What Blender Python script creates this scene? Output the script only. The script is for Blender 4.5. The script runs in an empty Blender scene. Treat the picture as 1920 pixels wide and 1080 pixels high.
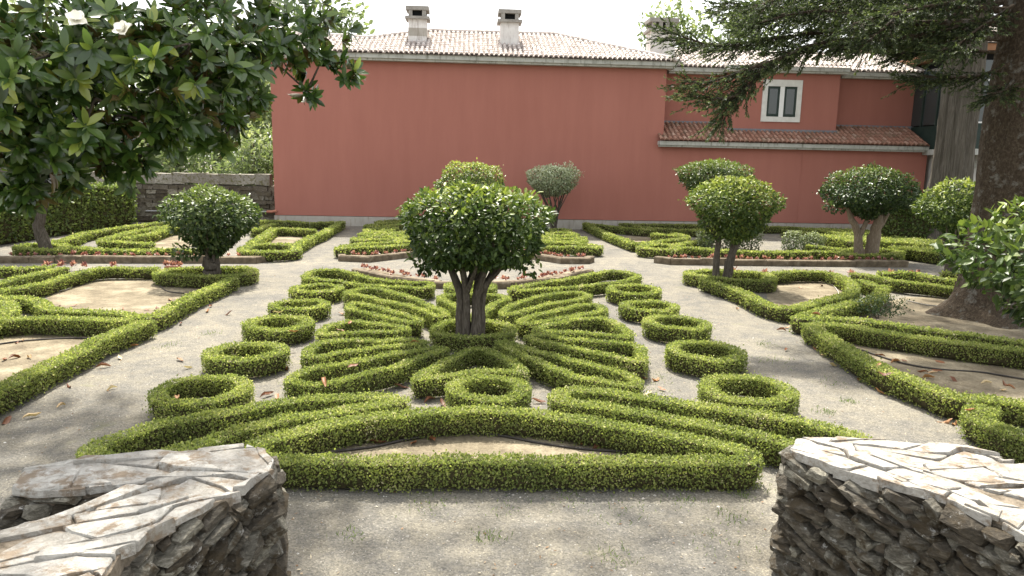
import bpy, bmesh, math, random
import numpy as np
from mathutils import Vector, Matrix

# ------------------------------------------------------------------ camera, sky, sun, exposure
scene = bpy.context.scene
COL = scene.collection
random.seed(7)
RNG = np.random.default_rng(11)
EYE = (0.0, 0.0, 2.9)                     # standing on the terrace above the garden
cam_data = bpy.data.cameras.new('camera')
cam_data.sensor_width = 36.0
cam_data.lens = 25.875
cam_data.clip_start = 0.1
cam_data.clip_end = 2000.0
cam = bpy.data.objects.new('camera', cam_data)
COL.objects.link(cam)
cam.matrix_world = Matrix(((0.998097, -0.009415, -0.060948, EYE[0]),
                           (-0.058438, 0.171353, -0.983475, EYE[1]),
                           (0.019703, 0.985165, 0.170476, EYE[2]),
                           (0, 0, 0, 1)))
scene.camera = cam

SUN_ELEV = math.radians(60)
SUN_AZ = math.radians(-6)                 # measured from +Y towards +X
world = bpy.data.worlds.new('World')
scene.world = world
world.use_nodes = True
wn = world.node_tree.nodes
wl = world.node_tree.links
wn.clear()
sky = wn.new('ShaderNodeTexSky')
sky.sky_type = 'NISHITA'
sky.sun_disc = False
sky.sun_elevation = SUN_ELEV
sky.sun_rotation = SUN_AZ
sky.altitude = 50
sky.air_density = 1.0
sky.dust_density = 5.0
sky.ozone_density = 1.0
bg = wn.new('ShaderNodeBackground')
bg.inputs['Strength'].default_value = 0.15
wo = wn.new('ShaderNodeOutputWorld')
veil = wn.new('ShaderNodeMix')             # thin even overcast veil over the whole sky
veil.data_type = 'RGBA'
veil.inputs[0].default_value = 0.7
veil.inputs[7].default_value = (4.15, 4.1, 3.95, 1)
wl.new(sky.outputs[0], veil.inputs[6])
wl.new(veil.outputs[2], bg.inputs[0])
wl.new(bg.outputs[0], wo.inputs[0])

sun_data = bpy.data.lights.new('sun', 'SUN')
sun_data.energy = 3.7
sun_data.angle = math.radians(2.0)
sun_data.color = (1.0, 0.95, 0.86)
sun = bpy.data.objects.new('sun', sun_data)
COL.objects.link(sun)
sd = Vector((math.sin(SUN_AZ) * math.cos(SUN_ELEV), math.cos(SUN_AZ) * math.cos(SUN_ELEV), math.sin(SUN_ELEV)))
sun.rotation_euler = sd.to_track_quat('Z', 'Y').to_euler()
sun.location = sd * 60

vs = scene.view_settings
vs.view_transform = 'Standard'
vs.look = 'None'
vs.exposure = 1.74
vs.gamma = 1.0
vs.use_curve_mapping = False
scene.cycles.max_bounces = 6
scene.cycles.transparent_max_bounces = 6
scene.cycles.transmission_bounces = 4
scene.cycles.use_denoising = True

# ------------------------------------------------------------------ helpers
def srgb(r, g, b):
    f = lambda c: c / 12.92 if c <= 0.04045 else ((c + 0.055) / 1.055) ** 2.4
    return (f(r / 255), f(g / 255), f(b / 255), 1.0)

MATS = {}
def new_mat(name):
    m = bpy.data.materials.new(name)
    m.use_nodes = True
    m.node_tree.nodes.clear()
    MATS[name] = m
    return m, m.node_tree.nodes, m.node_tree.links

def ramp(n, stops, interp='LINEAR'):
    r = n.new('ShaderNodeValToRGB')
    r.color_ramp.interpolation = interp
    e = r.color_ramp.elements
    while len(e) < len(stops):
        e.new(0.5)
    for i, (p, c) in enumerate(stops):
        e[i].position = p
        e[i].color = c if len(c) == 4 else (*c, 1)
    return r

def noise(n, l, scale, detail=4, rough=0.55, coord=None, dist=0.0):
    t = n.new('ShaderNodeTexNoise')
    t.inputs['Scale'].default_value = scale
    t.inputs['Detail'].default_value = detail
    t.inputs['Roughness'].default_value = rough
    t.inputs['Distortion'].default_value = dist
    if coord is not None:
        l.new(coord, t.inputs['Vector'])
    return t

def mixc(n, l, mode, fac, a, b):
    m = n.new('ShaderNodeMix')
    m.data_type = 'RGBA'
    m.blend_type = mode
    if isinstance(fac, (int, float)):
        m.inputs[0].default_value = fac
    else:
        l.new(fac, m.inputs[0])
    for s, v in ((6, a), (7, b)):
        if isinstance(v, tuple):
            m.inputs[s].default_value = v if len(v) == 4 else (*v, 1)
        else:
            l.new(v, m.inputs[s])
    return m.outputs[2]

def bump(n, l, height, strength, dist=0.02, prev=None):
    b = n.new('ShaderNodeBump')
    b.inputs['Strength'].default_value = strength
    b.inputs['Distance'].default_value = dist
    l.new(height, b.inputs['Height'])
    if prev is not None:
        l.new(prev, b.inputs['Normal'])
    return b.outputs[0]

def finish(n, l, color, rough=0.8, normal=None, spec=0.3, metallic=0.0):
    p = n.new('ShaderNodeBsdfPrincipled')
    if isinstance(color, tuple):
        p.inputs['Base Color'].default_value = color if len(color) == 4 else (*color, 1)
    else:
        l.new(color, p.inputs['Base Color'])
    if isinstance(rough, (int, float)):
        p.inputs['Roughness'].default_value = rough
    else:
        l.new(rough, p.inputs['Roughness'])
    p.inputs['Specular IOR Level'].default_value = spec
    p.inputs['Metallic'].default_value = metallic
    if normal is not None:
        l.new(normal, p.inputs['Normal'])
    o = n.new('ShaderNodeOutputMaterial')
    l.new(p.outputs[0], o.inputs[0])
    return p

def pos(n):
    return n.new('ShaderNodeNewGeometry').outputs['Position']

def leaf_mat(name, stops, trans=0.35, rough=0.45, spec=0.4, tcol=1.6, back=None, per_object=False):
    """leaf: colour picked per leaf, thin translucent blade; back = colour of the underside"""
    m, n, l = new_mat(name)
    if per_object:
        src = n.new('ShaderNodeObjectInfo').outputs['Random']
    else:
        a = n.new('ShaderNodeAttribute')
        a.attribute_name = 'tint'
        src = a.outputs['Fac']
    r = ramp(n, stops)
    l.new(src, r.inputs[0])
    col = r.outputs[0]
    tr_in = mixc(n, l, 'MULTIPLY', 1.0, col, (tcol * 0.95, tcol * 1.0, tcol * 0.6))
    if back is not None:
        g = n.new('ShaderNodeNewGeometry')
        col = mixc(n, l, 'MIX', g.outputs['Backfacing'], col, back)
    p = n.new('ShaderNodeBsdfPrincipled')
    l.new(col, p.inputs['Base Color'])
    p.inputs['Roughness'].default_value = rough
    p.inputs['Specular IOR Level'].default_value = spec
    t = n.new('ShaderNodeBsdfTranslucent')
    l.new(tr_in, t.inputs['Color'])
    mx = n.new('ShaderNodeMixShader')
    mx.inputs[0].default_value = trans
    l.new(p.outputs[0], mx.inputs[1])
    l.new(t.outputs[0], mx.inputs[2])
    o = n.new('ShaderNodeOutputMaterial')
    l.new(mx.outputs[0], o.inputs[0])
    return m

# ---- mesh building
class MB:
    """collects verts / faces (numpy or lists) into ONE mesh object"""
    def __init__(s):
        s.v = []; s.f = []; s.mi = []; s.tint = []; s.n = 0
    def add(s, verts, faces, mi=0, tint=None):
        verts = np.asarray(verts, dtype=np.float32).reshape(-1, 3)
        faces = np.asarray(faces, dtype=np.int32)
        s.v.append(verts)
        s.f.append(faces + s.n)
        m = len(faces)
        s.mi.append(np.full(m, mi, dtype=np.int32))
        if tint is None:
            tint = np.zeros(m, dtype=np.float32)
        elif np.isscalar(tint):
            tint = np.full(m, tint, dtype=np.float32)
        s.tint.append(np.asarray(tint, dtype=np.float32))
        s.n += len(verts)
    def box(s, x0, x1, y0, y1, z0, z1, mi=0, tint=None):
        v = [(x0, y0, z0), (x1, y0, z0), (x1, y1, z0), (x0, y1, z0), (x0, y0, z1), (x1, y0, z1), (x1, y1, z1), (x0, y1, z1)]
        s.add(v, [(0, 3, 2, 1), (4, 5, 6, 7), (0, 1, 5, 4), (1, 2, 6, 5), (2, 3, 7, 6), (3, 0, 4, 7)], mi, tint)
    def mesh(s, name, mats, smooth=False):
        me = bpy.data.meshes.new(name)
        V = np.concatenate(s.v)
        me.vertices.add(len(V))
        me.vertices.foreach_set('co', V.ravel())
        tot = np.concatenate([np.full(len(f), f.shape[1], dtype=np.int32) for f in s.f])
        loops = np.concatenate([f.ravel() for f in s.f])
        me.loops.add(len(loops))
        me.loops.foreach_set('vertex_index', loops)
        me.polygons.add(len(tot))
        start = np.concatenate([[0], np.cumsum(tot)[:-1]]).astype(np.int32)
        me.polygons.foreach_set('loop_start', start)
        me.polygons.foreach_set('material_index', np.concatenate(s.mi))
        me.polygons.foreach_set('use_smooth', np.full(len(tot), bool(smooth)))
        for m in mats:
            me.materials.append(MATS[m])
        at = me.attributes.new('tint', 'FLOAT', 'FACE')
        at.data.foreach_set('value', np.concatenate(s.tint))
        me.update(calc_edges=True)
        return me
    def build(s, name, mats, parent=None, smooth=False):
        if isinstance(mats, str):
            mats = [mats]
        return link(name, s.mesh(name, mats, smooth), parent)

def link(name, data, parent=None):
    o = bpy.data.objects.new(name, data)
    COL.objects.link(o)
    if parent is not None:
        o.parent = parent
    return o

def tag(o, label=None, cat=None, group=None, kind=None):
    if label: o['label'] = label
    if cat: o['category'] = cat
    if group: o['group'] = group
    if kind: o['kind'] = kind
    return o

def thing(name, label, cat, loc=(0, 0, 0), group=None):
    o = bpy.data.objects.new(name, None)
    o.empty_display_size = 0.2
    COL.objects.link(o)
    o.location = loc
    tag(o, label, cat, group)
    return o

def unit(a):
    return a / np.maximum(np.linalg.norm(a, axis=-1, keepdims=True), 1e-9)

def smooth_line(pts, closed, step):
    """Catmull-Rom through pts, resampled evenly"""
    P = np.array(pts, dtype=float)
    k = len(P)
    out = []
    segs = k if closed else k - 1
    for i in range(segs):
        if closed:
            p0, p1, p2, p3 = P[(i - 1) % k], P[i], P[(i + 1) % k], P[(i + 2) % k]
        else:
            p0, p1, p2, p3 = P[max(i - 1, 0)], P[i], P[i + 1], P[min(i + 2, k - 1)]
        for t in np.linspace(0, 1, 12, endpoint=False):
            out.append(0.5 * ((2 * p1) + (-p0 + p2) * t + (2 * p0 - 5 * p1 + 4 * p2 - p3) * t * t + (-p0 + 3 * p1 - 3 * p2 + p3) * t ** 3))
    out.append(P[0] if closed else P[-1])
    out = np.array(out)
    d = np.concatenate([[0], np.cumsum(np.linalg.norm(np.diff(out, axis=0), axis=1))])
    n = max(4, int(round(d[-1] / step)))
    s = np.linspace(0, d[-1], n + 1)
    res = np.stack([np.interp(s, d, out[:, j]) for j in range(P.shape[1])], axis=1)
    return (res[:-1] if closed else res), d[-1]

def tube(mb, pts, radii, seg=8, mi=0, wob=0.0, tint=None, closed_end=True):
    P = np.array(pts, dtype=float)
    k = len(P)
    T = unit(np.gradient(P, axis=0))
    ref = np.array([0, 0, 1.0]) if abs(T[0][2]) < 0.9 else np.array([1.0, 0, 0])
    V = []
    for i in range(k):
        a = unit(np.cross(T[i], ref)); b = np.cross(T[i], a)
        ang = np.linspace(0, 2 * math.pi, seg, endpoint=False)
        rr = radii[i] * (1 + wob * RNG.normal(size=seg))
        V.append(P[i] + rr[:, None] * (np.cos(ang)[:, None] * a + np.sin(ang)[:, None] * b))
    V = np.concatenate(V)
    Fq = []
    for i in range(k - 1):
        for j in range(seg):
            j2 = (j + 1) % seg
            Fq.append((i * seg + j, i * seg + j2, (i + 1) * seg + j2, (i + 1) * seg + j))
    mb.add(V, Fq, mi, tint)
    if closed_end:
        top = np.concatenate([V[-seg:], [P[-1] + T[-1] * radii[-1] * 0.4]])
        mb.add(top, [(j, (j + 1) % seg, seg) for j in range(seg)], mi, 0 if tint is None else tint)

def curve_pts(pts, n=10):
    return smooth_line(pts, False, 1e9 if len(pts) < 2 else max(0.02, sum(math.dist(pts[i], pts[i + 1]) for i in range(len(pts) - 1)) / n))[0]

def rand_dirs(n):
    return unit(RNG.normal(size=(n, 3)))

def add_quads(mb, p, d, nrm, l, w, mi=0, tint=None):
    """one rhombic leaf per row: base p, axis d, normal nrm"""
    side = unit(np.cross(d, nrm))
    l = np.broadcast_to(np.asarray(l, dtype=float), (len(p),))[:, None]
    w = np.broadcast_to(np.asarray(w, dtype=float), (len(p),))[:, None]
    v = np.stack([p, p + d * l * 0.5 + side * w * 0.5, p + d * l, p + d * l * 0.5 - side * w * 0.5], axis=1).reshape(-1, 3)
    k = len(p)
    f = np.arange(k * 4, dtype=np.int32).reshape(k, 4)
    mb.add(v, f, mi, tint)

def add_leaves(mb, p, d, nrm, l, w, mi=0, tint=None, fold=0.12, droop=0.1):
    """pointed oval leaf, folded on its midrib: 8 verts, 4 quads-ish faces"""
    side = unit(np.cross(d, nrm))
    up = np.cross(side, d)
    k = len(p)
    l = np.broadcast_to(np.asarray(l, dtype=float), (k,))[:, None]
    w = np.broadcast_to(np.asarray(w, dtype=float), (k,))[:, None]
    base = p
    m = p + d * l * 0.5 - up * l * droop * 0.3
    tip = p + d * l - up * l * droop
    L1 = p + d * l * 0.28 + side * w * 0.42 + up * w * fold
    L2 = p + d * l * 0.66 + side * w * 0.42 + up * w * fold - up * l * droop * 0.5
    R1 = p + d * l * 0.28 - side * w * 0.42 + up * w * fold
    R2 = p + d * l * 0.66 - side * w * 0.42 + up * w * fold - up * l * droop * 0.5
    v = np.stack([base, m, tip, L1, L2, R1, R2], axis=1).reshape(-1, 3)
    o = (np.arange(k, dtype=np.int32) * 7)[:, None]
    q = np.concatenate([o + np.array([[0, 1, 4, 3]]), o + np.array([[0, 5, 6, 1]])])
    t = np.concatenate([o + np.array([[1, 2, 4]]), o + np.array([[1, 6, 2]])])
    tt = None if tint is None else np.concatenate([tint, tint])
    mb.add(v, q, mi, tt)
    nbase = mb.n - len(v)
    mb.f.append(t + nbase); mb.mi.append(np.full(len(t), mi, dtype=np.int32))
    mb.tint.append(np.zeros(len(t), dtype=np.float32) if tint is None else np.asarray(tt, dtype=np.float32))

# ------------------------------------------------------------------ materials
def make_materials():
    # box hedge leaves
    leaf_mat('box_leaf', [(0.0, (0.076, 0.100, 0.031)), (0.45, (0.188, 0.224, 0.066)), (0.8, (0.325, 0.345, 0.112)), (1.0, (0.42, 0.39, 0.24))], trans=0.40, rough=0.6, spec=0.22, tcol=1.7)
    m, n, l = new_mat('hedge_core')
    t = noise(n, l, 30, 3, 0.6, pos(n))
    r = ramp(n, [(0.3, (0.022, 0.026, 0.011)), (0.7, (0.075, 0.062, 0.034))])
    l.new(t.outputs[0], r.inputs[0]); finish(n, l, r.outputs[0], 0.95, spec=0.05)
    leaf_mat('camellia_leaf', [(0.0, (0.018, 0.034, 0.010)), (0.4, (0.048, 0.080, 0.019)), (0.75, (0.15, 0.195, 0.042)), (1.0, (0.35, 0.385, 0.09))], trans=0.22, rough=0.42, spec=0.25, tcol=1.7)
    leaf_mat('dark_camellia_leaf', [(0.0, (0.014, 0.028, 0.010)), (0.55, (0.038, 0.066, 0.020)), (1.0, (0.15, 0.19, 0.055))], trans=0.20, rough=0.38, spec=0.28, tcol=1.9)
    leaf_mat('silver_leaf', [(0.0, (0.14, 0.17, 0.10)), (0.5, (0.38, 0.42, 0.28)), (1.0, (0.65, 0.68, 0.54))], trans=0.3, rough=0.5, spec=0.3, tcol=1.3)
    leaf_mat('grey_shrub_leaf', [(0.0, (0.05, 0.07, 0.03)), (0.6, (0.15, 0.18, 0.09)), (1.0, (0.42, 0.46, 0.30))], trans=0.3, rough=0.5, spec=0.3, tcol=1.3)
    leaf_mat('tall_hedge_leaf', [(0.0, (0.035, 0.055, 0.016)), (0.6, (0.10, 0.14, 0.035)), (1.0, (0.22, 0.26, 0.075))], trans=0.38, rough=0.5, spec=0.3, tcol=1.5)
    leaf_mat('magnolia_leaf', [(0.0, (0.020, 0.042, 0.011)), (0.45, (0.045, 0.085, 0.018)), (0.8, (0.10, 0.15, 0.03)), (1.0, (0.24, 0.27, 0.045))], trans=0.22, rough=0.25, spec=0.55, tcol=2.6, back=(0.10, 0.065, 0.026))
    leaf_mat('magnolia_single_leaf', [(0.0, (0.020, 0.042, 0.011)), (0.45, (0.045, 0.085, 0.018)), (0.8, (0.10, 0.15, 0.03)), (1.0, (0.24, 0.27, 0.045))], trans=0.22, rough=0.25, spec=0.55, tcol=2.6, back=(0.10, 0.065, 0.026), per_object=True)
    leaf_mat('needle', [(0.0, (0.016, 0.026, 0.012)), (0.6, (0.055, 0.075, 0.032)), (1.0, (0.18, 0.21, 0.09))], trans=0.34, rough=0.55, spec=0.25, tcol=1.6)
    leaf_mat('far_leaf', [(0.0, (0.07, 0.10, 0.05)), (0.6, (0.16, 0.20, 0.10)), (1.0, (0.30, 0.33, 0.18))], trans=0.4, rough=0.6, spec=0.2, tcol=1.5)  # pale all over: glare, sun and haze put into the leaf colour
    leaf_mat('begonia_leaf', [(0.0, (0.13, 0.045, 0.042)), (0.5, (0.30, 0.11, 0.10)), (1.0, (0.54, 0.32, 0.29))], trans=0.3, rough=0.4, spec=0.4, tcol=1.3)
    leaf_mat('grass_blade', [(0.0, (0.05, 0.09, 0.02)), (1.0, (0.16, 0.22, 0.06))], trans=0.35, rough=0.6, spec=0.2, tcol=1.5)
    leaf_mat('dead_leaf', [(0.0, (0.10, 0.035, 0.016)), (0.4, (0.24, 0.10, 0.045)), (0.75, (0.36, 0.20, 0.09)), (1.0, (0.55, 0.45, 0.28))], trans=0.12, rough=0.55, spec=0.3, tcol=1.2, per_object=True)
    leaf_mat('leaf_litter', [(0.0, (0.10, 0.05, 0.025)), (0.5, (0.25, 0.15, 0.08)), (1.0, (0.5, 0.44, 0.33))], trans=0.1, rough=0.7, spec=0.2, tcol=1.2)
    m, n, l = new_mat('petal')
    p = finish(n, l, (0.85, 0.83, 0.74), 0.5, spec=0.3)
    p.inputs['Subsurface Weight'].default_value = 0.0

    # bark
    def bark(name, c0, c1, c2, sx=9, sz=1.5, lichen=None, bs=0.6, dist=0.02):
        m, n, l = new_mat(name)
        g = pos(n)
        mp = n.new('ShaderNodeMapping'); mp.inputs['Scale'].default_value = (sx, sx, sz)
        l.new(g, mp.inputs[0])
        t = noise(n, l, 3.0, 6, 0.65, mp.outputs[0], 0.6)
        r = ramp(n, [(0.25, c0), (0.52, c1), (0.8, c2)])
        l.new(t.outputs[0], r.inputs[0])
        col = r.outputs[0]
        if lichen:
            t2 = noise(n, l, 5.0, 6, 0.7, g)
            r2 = ramp(n, [(0.55, (0, 0, 0)), (0.66, (1, 1, 1))])
            l.new(t2.outputs[0], r2.inputs[0])
            col = mixc(n, l, 'MIX', r2.outputs[0], col, lichen)
        finish(n, l, col, 0.9, bump(n, l, t.outputs[0], bs, dist), spec=0.15)
    bark('grey_bark', (0.032, 0.026, 0.019), (0.085, 0.072, 0.057), (0.18, 0.16, 0.13), 12, 2.5)
    bark('pale_bark', (0.09, 0.066, 0.044), (0.20, 0.158, 0.115), (0.32, 0.27, 0.21), 12, 2.5)
    bark('conifer_bark', (0.022, 0.017, 0.012), (0.065, 0.048, 0.032), (0.14, 0.115, 0.085), 8, 5, (0.16, 0.152, 0.13), 1.0, 0.06)
    bark('fluted_bark', (0.035, 0.03, 0.022), (0.10, 0.088, 0.07), (0.21, 0.19, 0.16), 10, 0.35, None, 0.9, 0.06)

    # gravel: mottled grey-beige grit, paler where it is trodden dry
    m, n, l = new_mat('gravel')
    g = pos(n)
    big = noise(n, l, 0.55, 6, 0.62, g, 0.4)
    mid = noise(n, l, 3.4, 6, 0.7, g)
    vor = n.new('ShaderNodeTexVoronoi'); vor.inputs['Scale'].default_value = 75
    l.new(g, vor.inputs['Vector'])
    vor2 = n.new('ShaderNodeTexVoronoi'); vor2.inputs['Scale'].default_value = 28
    l.new(g, vor2.inputs['Vector'])
    r1 = ramp(n, [(0.34, (0.108, 0.105, 0.098)), (0.46, (0.150, 0.142, 0.124)), (0.55, (0.185, 0.171, 0.140)), (0.68, (0.245, 0.223, 0.175))])
    ad = n.new('ShaderNodeMath'); ad.operation = 'ADD'
    l.new(big.outputs[0], ad.inputs[0]); l.new(mid.outputs[0], ad.inputs[1])
    hf = n.new('ShaderNodeMath'); hf.operation = 'MULTIPLY'; hf.inputs[1].default_value = 0.5
    l.new(ad.outputs[0], hf.inputs[0]); l.new(hf.outputs[0], r1.inputs[0])
    sp = n.new('ShaderNodeSeparateColor'); l.new(vor.outputs['Color'], sp.inputs[0])
    r2 = ramp(n, [(0.0, (0.45, 0.45, 0.45)), (0.5, (0.95, 0.95, 0.95)), (0.9, (1.25, 1.22, 1.15)), (1.0, (1.9, 1.85, 1.75))])
    l.new(sp.outputs[0], r2.inputs[0])
    c = mixc(n, l, 'MULTIPLY', 0.6, r1.outputs[0], r2.outputs[0])
    moss = noise(n, l, 1.1, 6, 0.7, g)
    rm = ramp(n, [(0.62, (0, 0, 0)), (0.75, (0.5, 0.5, 0.5))])
    l.new(moss.outputs[0], rm.inputs[0])
    c = mixc(n, l, 'MIX', rm.outputs[0], c, (0.20, 0.20, 0.10))
    b = bump(n, l, vor.outputs['Distance'], 0.5, 0.012)
    b = bump(n, l, vor2.outputs['Distance'], 0.25, 0.02, b)
    b = bump(n, l, mid.outputs[0], 0.4, 0.06, b)
    finish(n, l, c, 0.95, b, spec=0.1)

    m, n, l = new_mat('soil')
    g = pos(n)
    a = noise(n, l, 1.6, 6, 0.65, g); b2 = noise(n, l, 26, 5, 0.7, g)
    r1 = ramp(n, [(0.3, (0.10, 0.082, 0.056)), (0.5, (0.19, 0.16, 0.11)), (0.66, (0.29, 0.25, 0.175))])
    l.new(a.outputs[0], r1.inputs[0])
    r2 = ramp(n, [(0.3, (0.6, 0.6, 0.6)), (0.6, (1.1, 1.1, 1.1))])
    l.new(b2.outputs[0], r2.inputs[0])
    c = mixc(n, l, 'MULTIPLY', 0.8, r1.outputs[0], r2.outputs[0])
    finish(n, l, c, 0.95, bump(n, l, b2.outputs[0], 0.6, 0.03), spec=0.1)

    m, n, l = new_mat('pebble')
    a = n.new('ShaderNodeAttribute'); a.attribute_name = 'tint'
    r = ramp(n, [(0.0, (0.12, 0.115, 0.11)), (0.5, (0.29, 0.27, 0.24)), (0.9, (0.42, 0.39, 0.34)), (1.0, (0.62, 0.60, 0.55))])
    l.new(a.outputs['Fac'], r.inputs[0]); finish(n, l, r.outputs[0], 0.9, spec=0.15)

    # schist of the terrace walls: grey, foliated, brown dirt in the joints, lichen
    def schist(name, base, lich, dirt):
        m, n, l = new_mat(name)
        g = pos(n)
        oi = n.new('ShaderNodeObjectInfo')
        mp = n.new('ShaderNodeMapping'); mp.inputs['Scale'].default_value = (7, 7, 20 if 'face' in name else 9)
        l.new(g, mp.inputs[0])
        t = noise(n, l, 2.2, 7, 0.7, mp.outputs[0], 0.8)
        fine = noise(n, l, 38, 5, 0.7, g)
        r = ramp(n, [(0.28, base[0]), (0.5, base[1]), (0.72, base[2])])
        l.new(t.outputs[0], r.inputs[0])
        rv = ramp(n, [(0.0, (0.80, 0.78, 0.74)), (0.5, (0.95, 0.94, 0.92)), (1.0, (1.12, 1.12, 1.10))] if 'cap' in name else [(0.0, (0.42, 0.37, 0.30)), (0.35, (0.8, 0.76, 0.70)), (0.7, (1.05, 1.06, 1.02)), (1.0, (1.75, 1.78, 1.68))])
        l.new(oi.outputs['Random'], rv.inputs[0])
        c = mixc(n, l, 'MULTIPLY', 1.0, r.outputs[0], rv.outputs[0])
        t2 = noise(n, l, 7, 7, 0.72, g)
        r2 = ramp(n, [(0.50, (0, 0, 0)), (0.60, (1, 1, 1))])
        l.new(t2.outputs[0], r2.inputs[0])
        c = mixc(n, l, 'MIX', r2.outputs[0], c, dirt)
        t3 = noise(n, l, 13, 6, 0.75, g)
        r3 = ramp(n, [(0.60, (0, 0, 0)), (0.67, (0.8, 0.8, 0.8))])
        l.new(t3.outputs[0], r3.inputs[0])
        c = mixc(n, l, 'MIX', r3.outputs[0], c, lich)
        b = bump(n, l, t.outputs[0], 0.9, 0.03)
        b = bump(n, l, fine.outputs[0], 0.6, 0.012, b)
        finish(n, l, c, 0.8, b, spec=0.25)
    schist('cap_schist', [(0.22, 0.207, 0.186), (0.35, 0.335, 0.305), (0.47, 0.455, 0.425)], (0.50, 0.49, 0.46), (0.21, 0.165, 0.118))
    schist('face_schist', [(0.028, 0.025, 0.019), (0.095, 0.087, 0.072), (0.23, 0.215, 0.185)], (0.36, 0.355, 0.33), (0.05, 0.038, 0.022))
    schist('rear_wall_stone', [(0.06, 0.053, 0.043), (0.12, 0.105, 0.086), (0.20, 0.18, 0.15)], (0.25, 0.24, 0.21), (0.075, 0.06, 0.036))
    schist('rear_cap_stone', [(0.13, 0.117, 0.097), (0.22, 0.20, 0.17), (0.31, 0.285, 0.25)], (0.32, 0.30, 0.27), (0.10, 0.09, 0.04))
    m, n, l = new_mat('mortar')
    t = noise(n, l, 16, 6, 0.7, pos(n))
    r = ramp(n, [(0.3, (0.07, 0.056, 0.04)), (0.7, (0.26, 0.22, 0.17))])
    l.new(t.outputs[0], r.inputs[0]); finish(n, l, r.outputs[0], 0.95, bump(n, l, t.outputs[0], 0.8, 0.03), spec=0.1)
    m, n, l = new_mat('kerb_stone')
    t = noise(n, l, 6, 6, 0.7, pos(n)); t2 = noise(n, l, 40, 4, 0.6, pos(n))
    r = ramp(n, [(0.3, (0.07, 0.055, 0.036)), (0.55, (0.15, 0.12, 0.082)), (0.75, (0.25, 0.215, 0.16))])
    l.new(t.outputs[0], r.inputs[0]); finish(n, l, r.outputs[0], 0.9, bump(n, l, t2.outputs[0], 0.4, 0.02), spec=0.15)

    # building
    m, n, l = new_mat('red_plaster')
    g = pos(n)
    t = noise(n, l, 0.25, 5, 0.6, g); t2 = noise(n, l, 9, 5, 0.6, g)
    mp = n.new('ShaderNodeMapping'); mp.inputs['Scale'].default_value = (1.5, 1.5, 0.18); l.new(g, mp.inputs[0])
    t3 = noise(n, l, 1.6, 5, 0.65, mp.outputs[0])
    r = ramp(n, [(0.3, (0.33, 0.134, 0.103)), (0.7, (0.352, 0.146, 0.113))])
    l.new(t.outputs[0], r.inputs[0])
    r3 = ramp(n, [(0.35, (0.9, 0.88, 0.88)), (0.65, (1.04, 1.04, 1.04))]); l.new(t3.outputs[0], r3.inputs[0])
    c = mixc(n, l, 'MULTIPLY', 0.5, r.outputs[0], r3.outputs[0])
    finish(n, l, c, 0.9, bump(n, l, t2.outputs[0], 0.15, 0.01), spec=0.15)
    def plain(name, c0, c1, scale=3, rough=0.85, stain=None, bs=0.2):
        m, n, l = new_mat(name)
        g = pos(n)
        t = noise(n, l, scale, 6, 0.65, g)
        r = ramp(n, [(0.3, c0), (0.7, c1)]); l.new(t.outputs[0], r.inputs[0])
        c = r.outputs[0]
        if stain:
            mp = n.new('ShaderNodeMapping'); mp.inputs['Scale'].default_value = (4, 4, 0.7); l.new(g, mp.inputs[0])
            t2 = noise(n, l, 2.0, 6, 0.7, mp.outputs[0])
            r2 = ramp(n, [(0.52, (0, 0, 0)), (0.68, (1, 1, 1))]); l.new(t2.outputs[0], r2.inputs[0])
            c = mixc(n, l, 'MIX', r2.outputs[0], c, stain)
        finish(n, l, c, rough, bump(n, l, t.outputs[0], bs, 0.01), spec=0.2)
    plain('plinth_plaster', (0.31, 0.285, 0.245), (0.40, 0.37, 0.325), 2, 0.9, (0.25, 0.22, 0.18))
    plain('concrete_cornice', (0.36, 0.36, 0.33), (0.50, 0.50, 0.46), 2, 0.9, (0.20, 0.20, 0.165))
    plain('chimney_plaster', (0.52, 0.49, 0.46), (0.66, 0.64, 0.61), 3, 0.9, (0.36, 0.32, 0.29))
    plain('chimney_cap', (0.20, 0.185, 0.165), (0.33, 0.31, 0.28), 5, 0.9)
    plain('window_stone', (0.55, 0.54, 0.50), (0.66, 0.65, 0.61), 4, 0.8)
    plain('green_paint', (0.018, 0.032, 0.026), (0.03, 0.045, 0.038), 4, 0.5)
    plain('white_paint', (0.68, 0.68, 0.66), (0.76, 0.76, 0.74), 4, 0.6)
    plain('lead_flashing', (0.14, 0.145, 0.16), (0.22, 0.225, 0.24), 4, 0.6)
    plain('void_black', (0.012, 0.012, 0.012), (0.02, 0.02, 0.02), 4, 0.9)
    plain('pale_render', (0.42, 0.40, 0.37), (0.55, 0.53, 0.49), 2, 0.9, (0.30, 0.28, 0.25))
    plain('rust_plaster', (0.33, 0.17, 0.10), (0.40, 0.22, 0.13), 2, 0.9)
    plain('hose_black', (0.025, 0.022, 0.02), (0.06, 0.052, 0.045), 8, 0.6)
    plain('hose_pale', (0.26, 0.24, 0.21), (0.38, 0.35, 0.31), 8, 0.7)
    plain('grey_pipe', (0.30, 0.30, 0.30), (0.38, 0.38, 0.38), 8, 0.5)
    plain('terracotta', (0.30, 0.12, 0.08), (0.40, 0.18, 0.12), 8, 0.8)
    m, n, l = new_mat('pane_glass')
    p = finish(n, l, (0.035, 0.045, 0.045), 0.08, spec=0.6)
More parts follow.
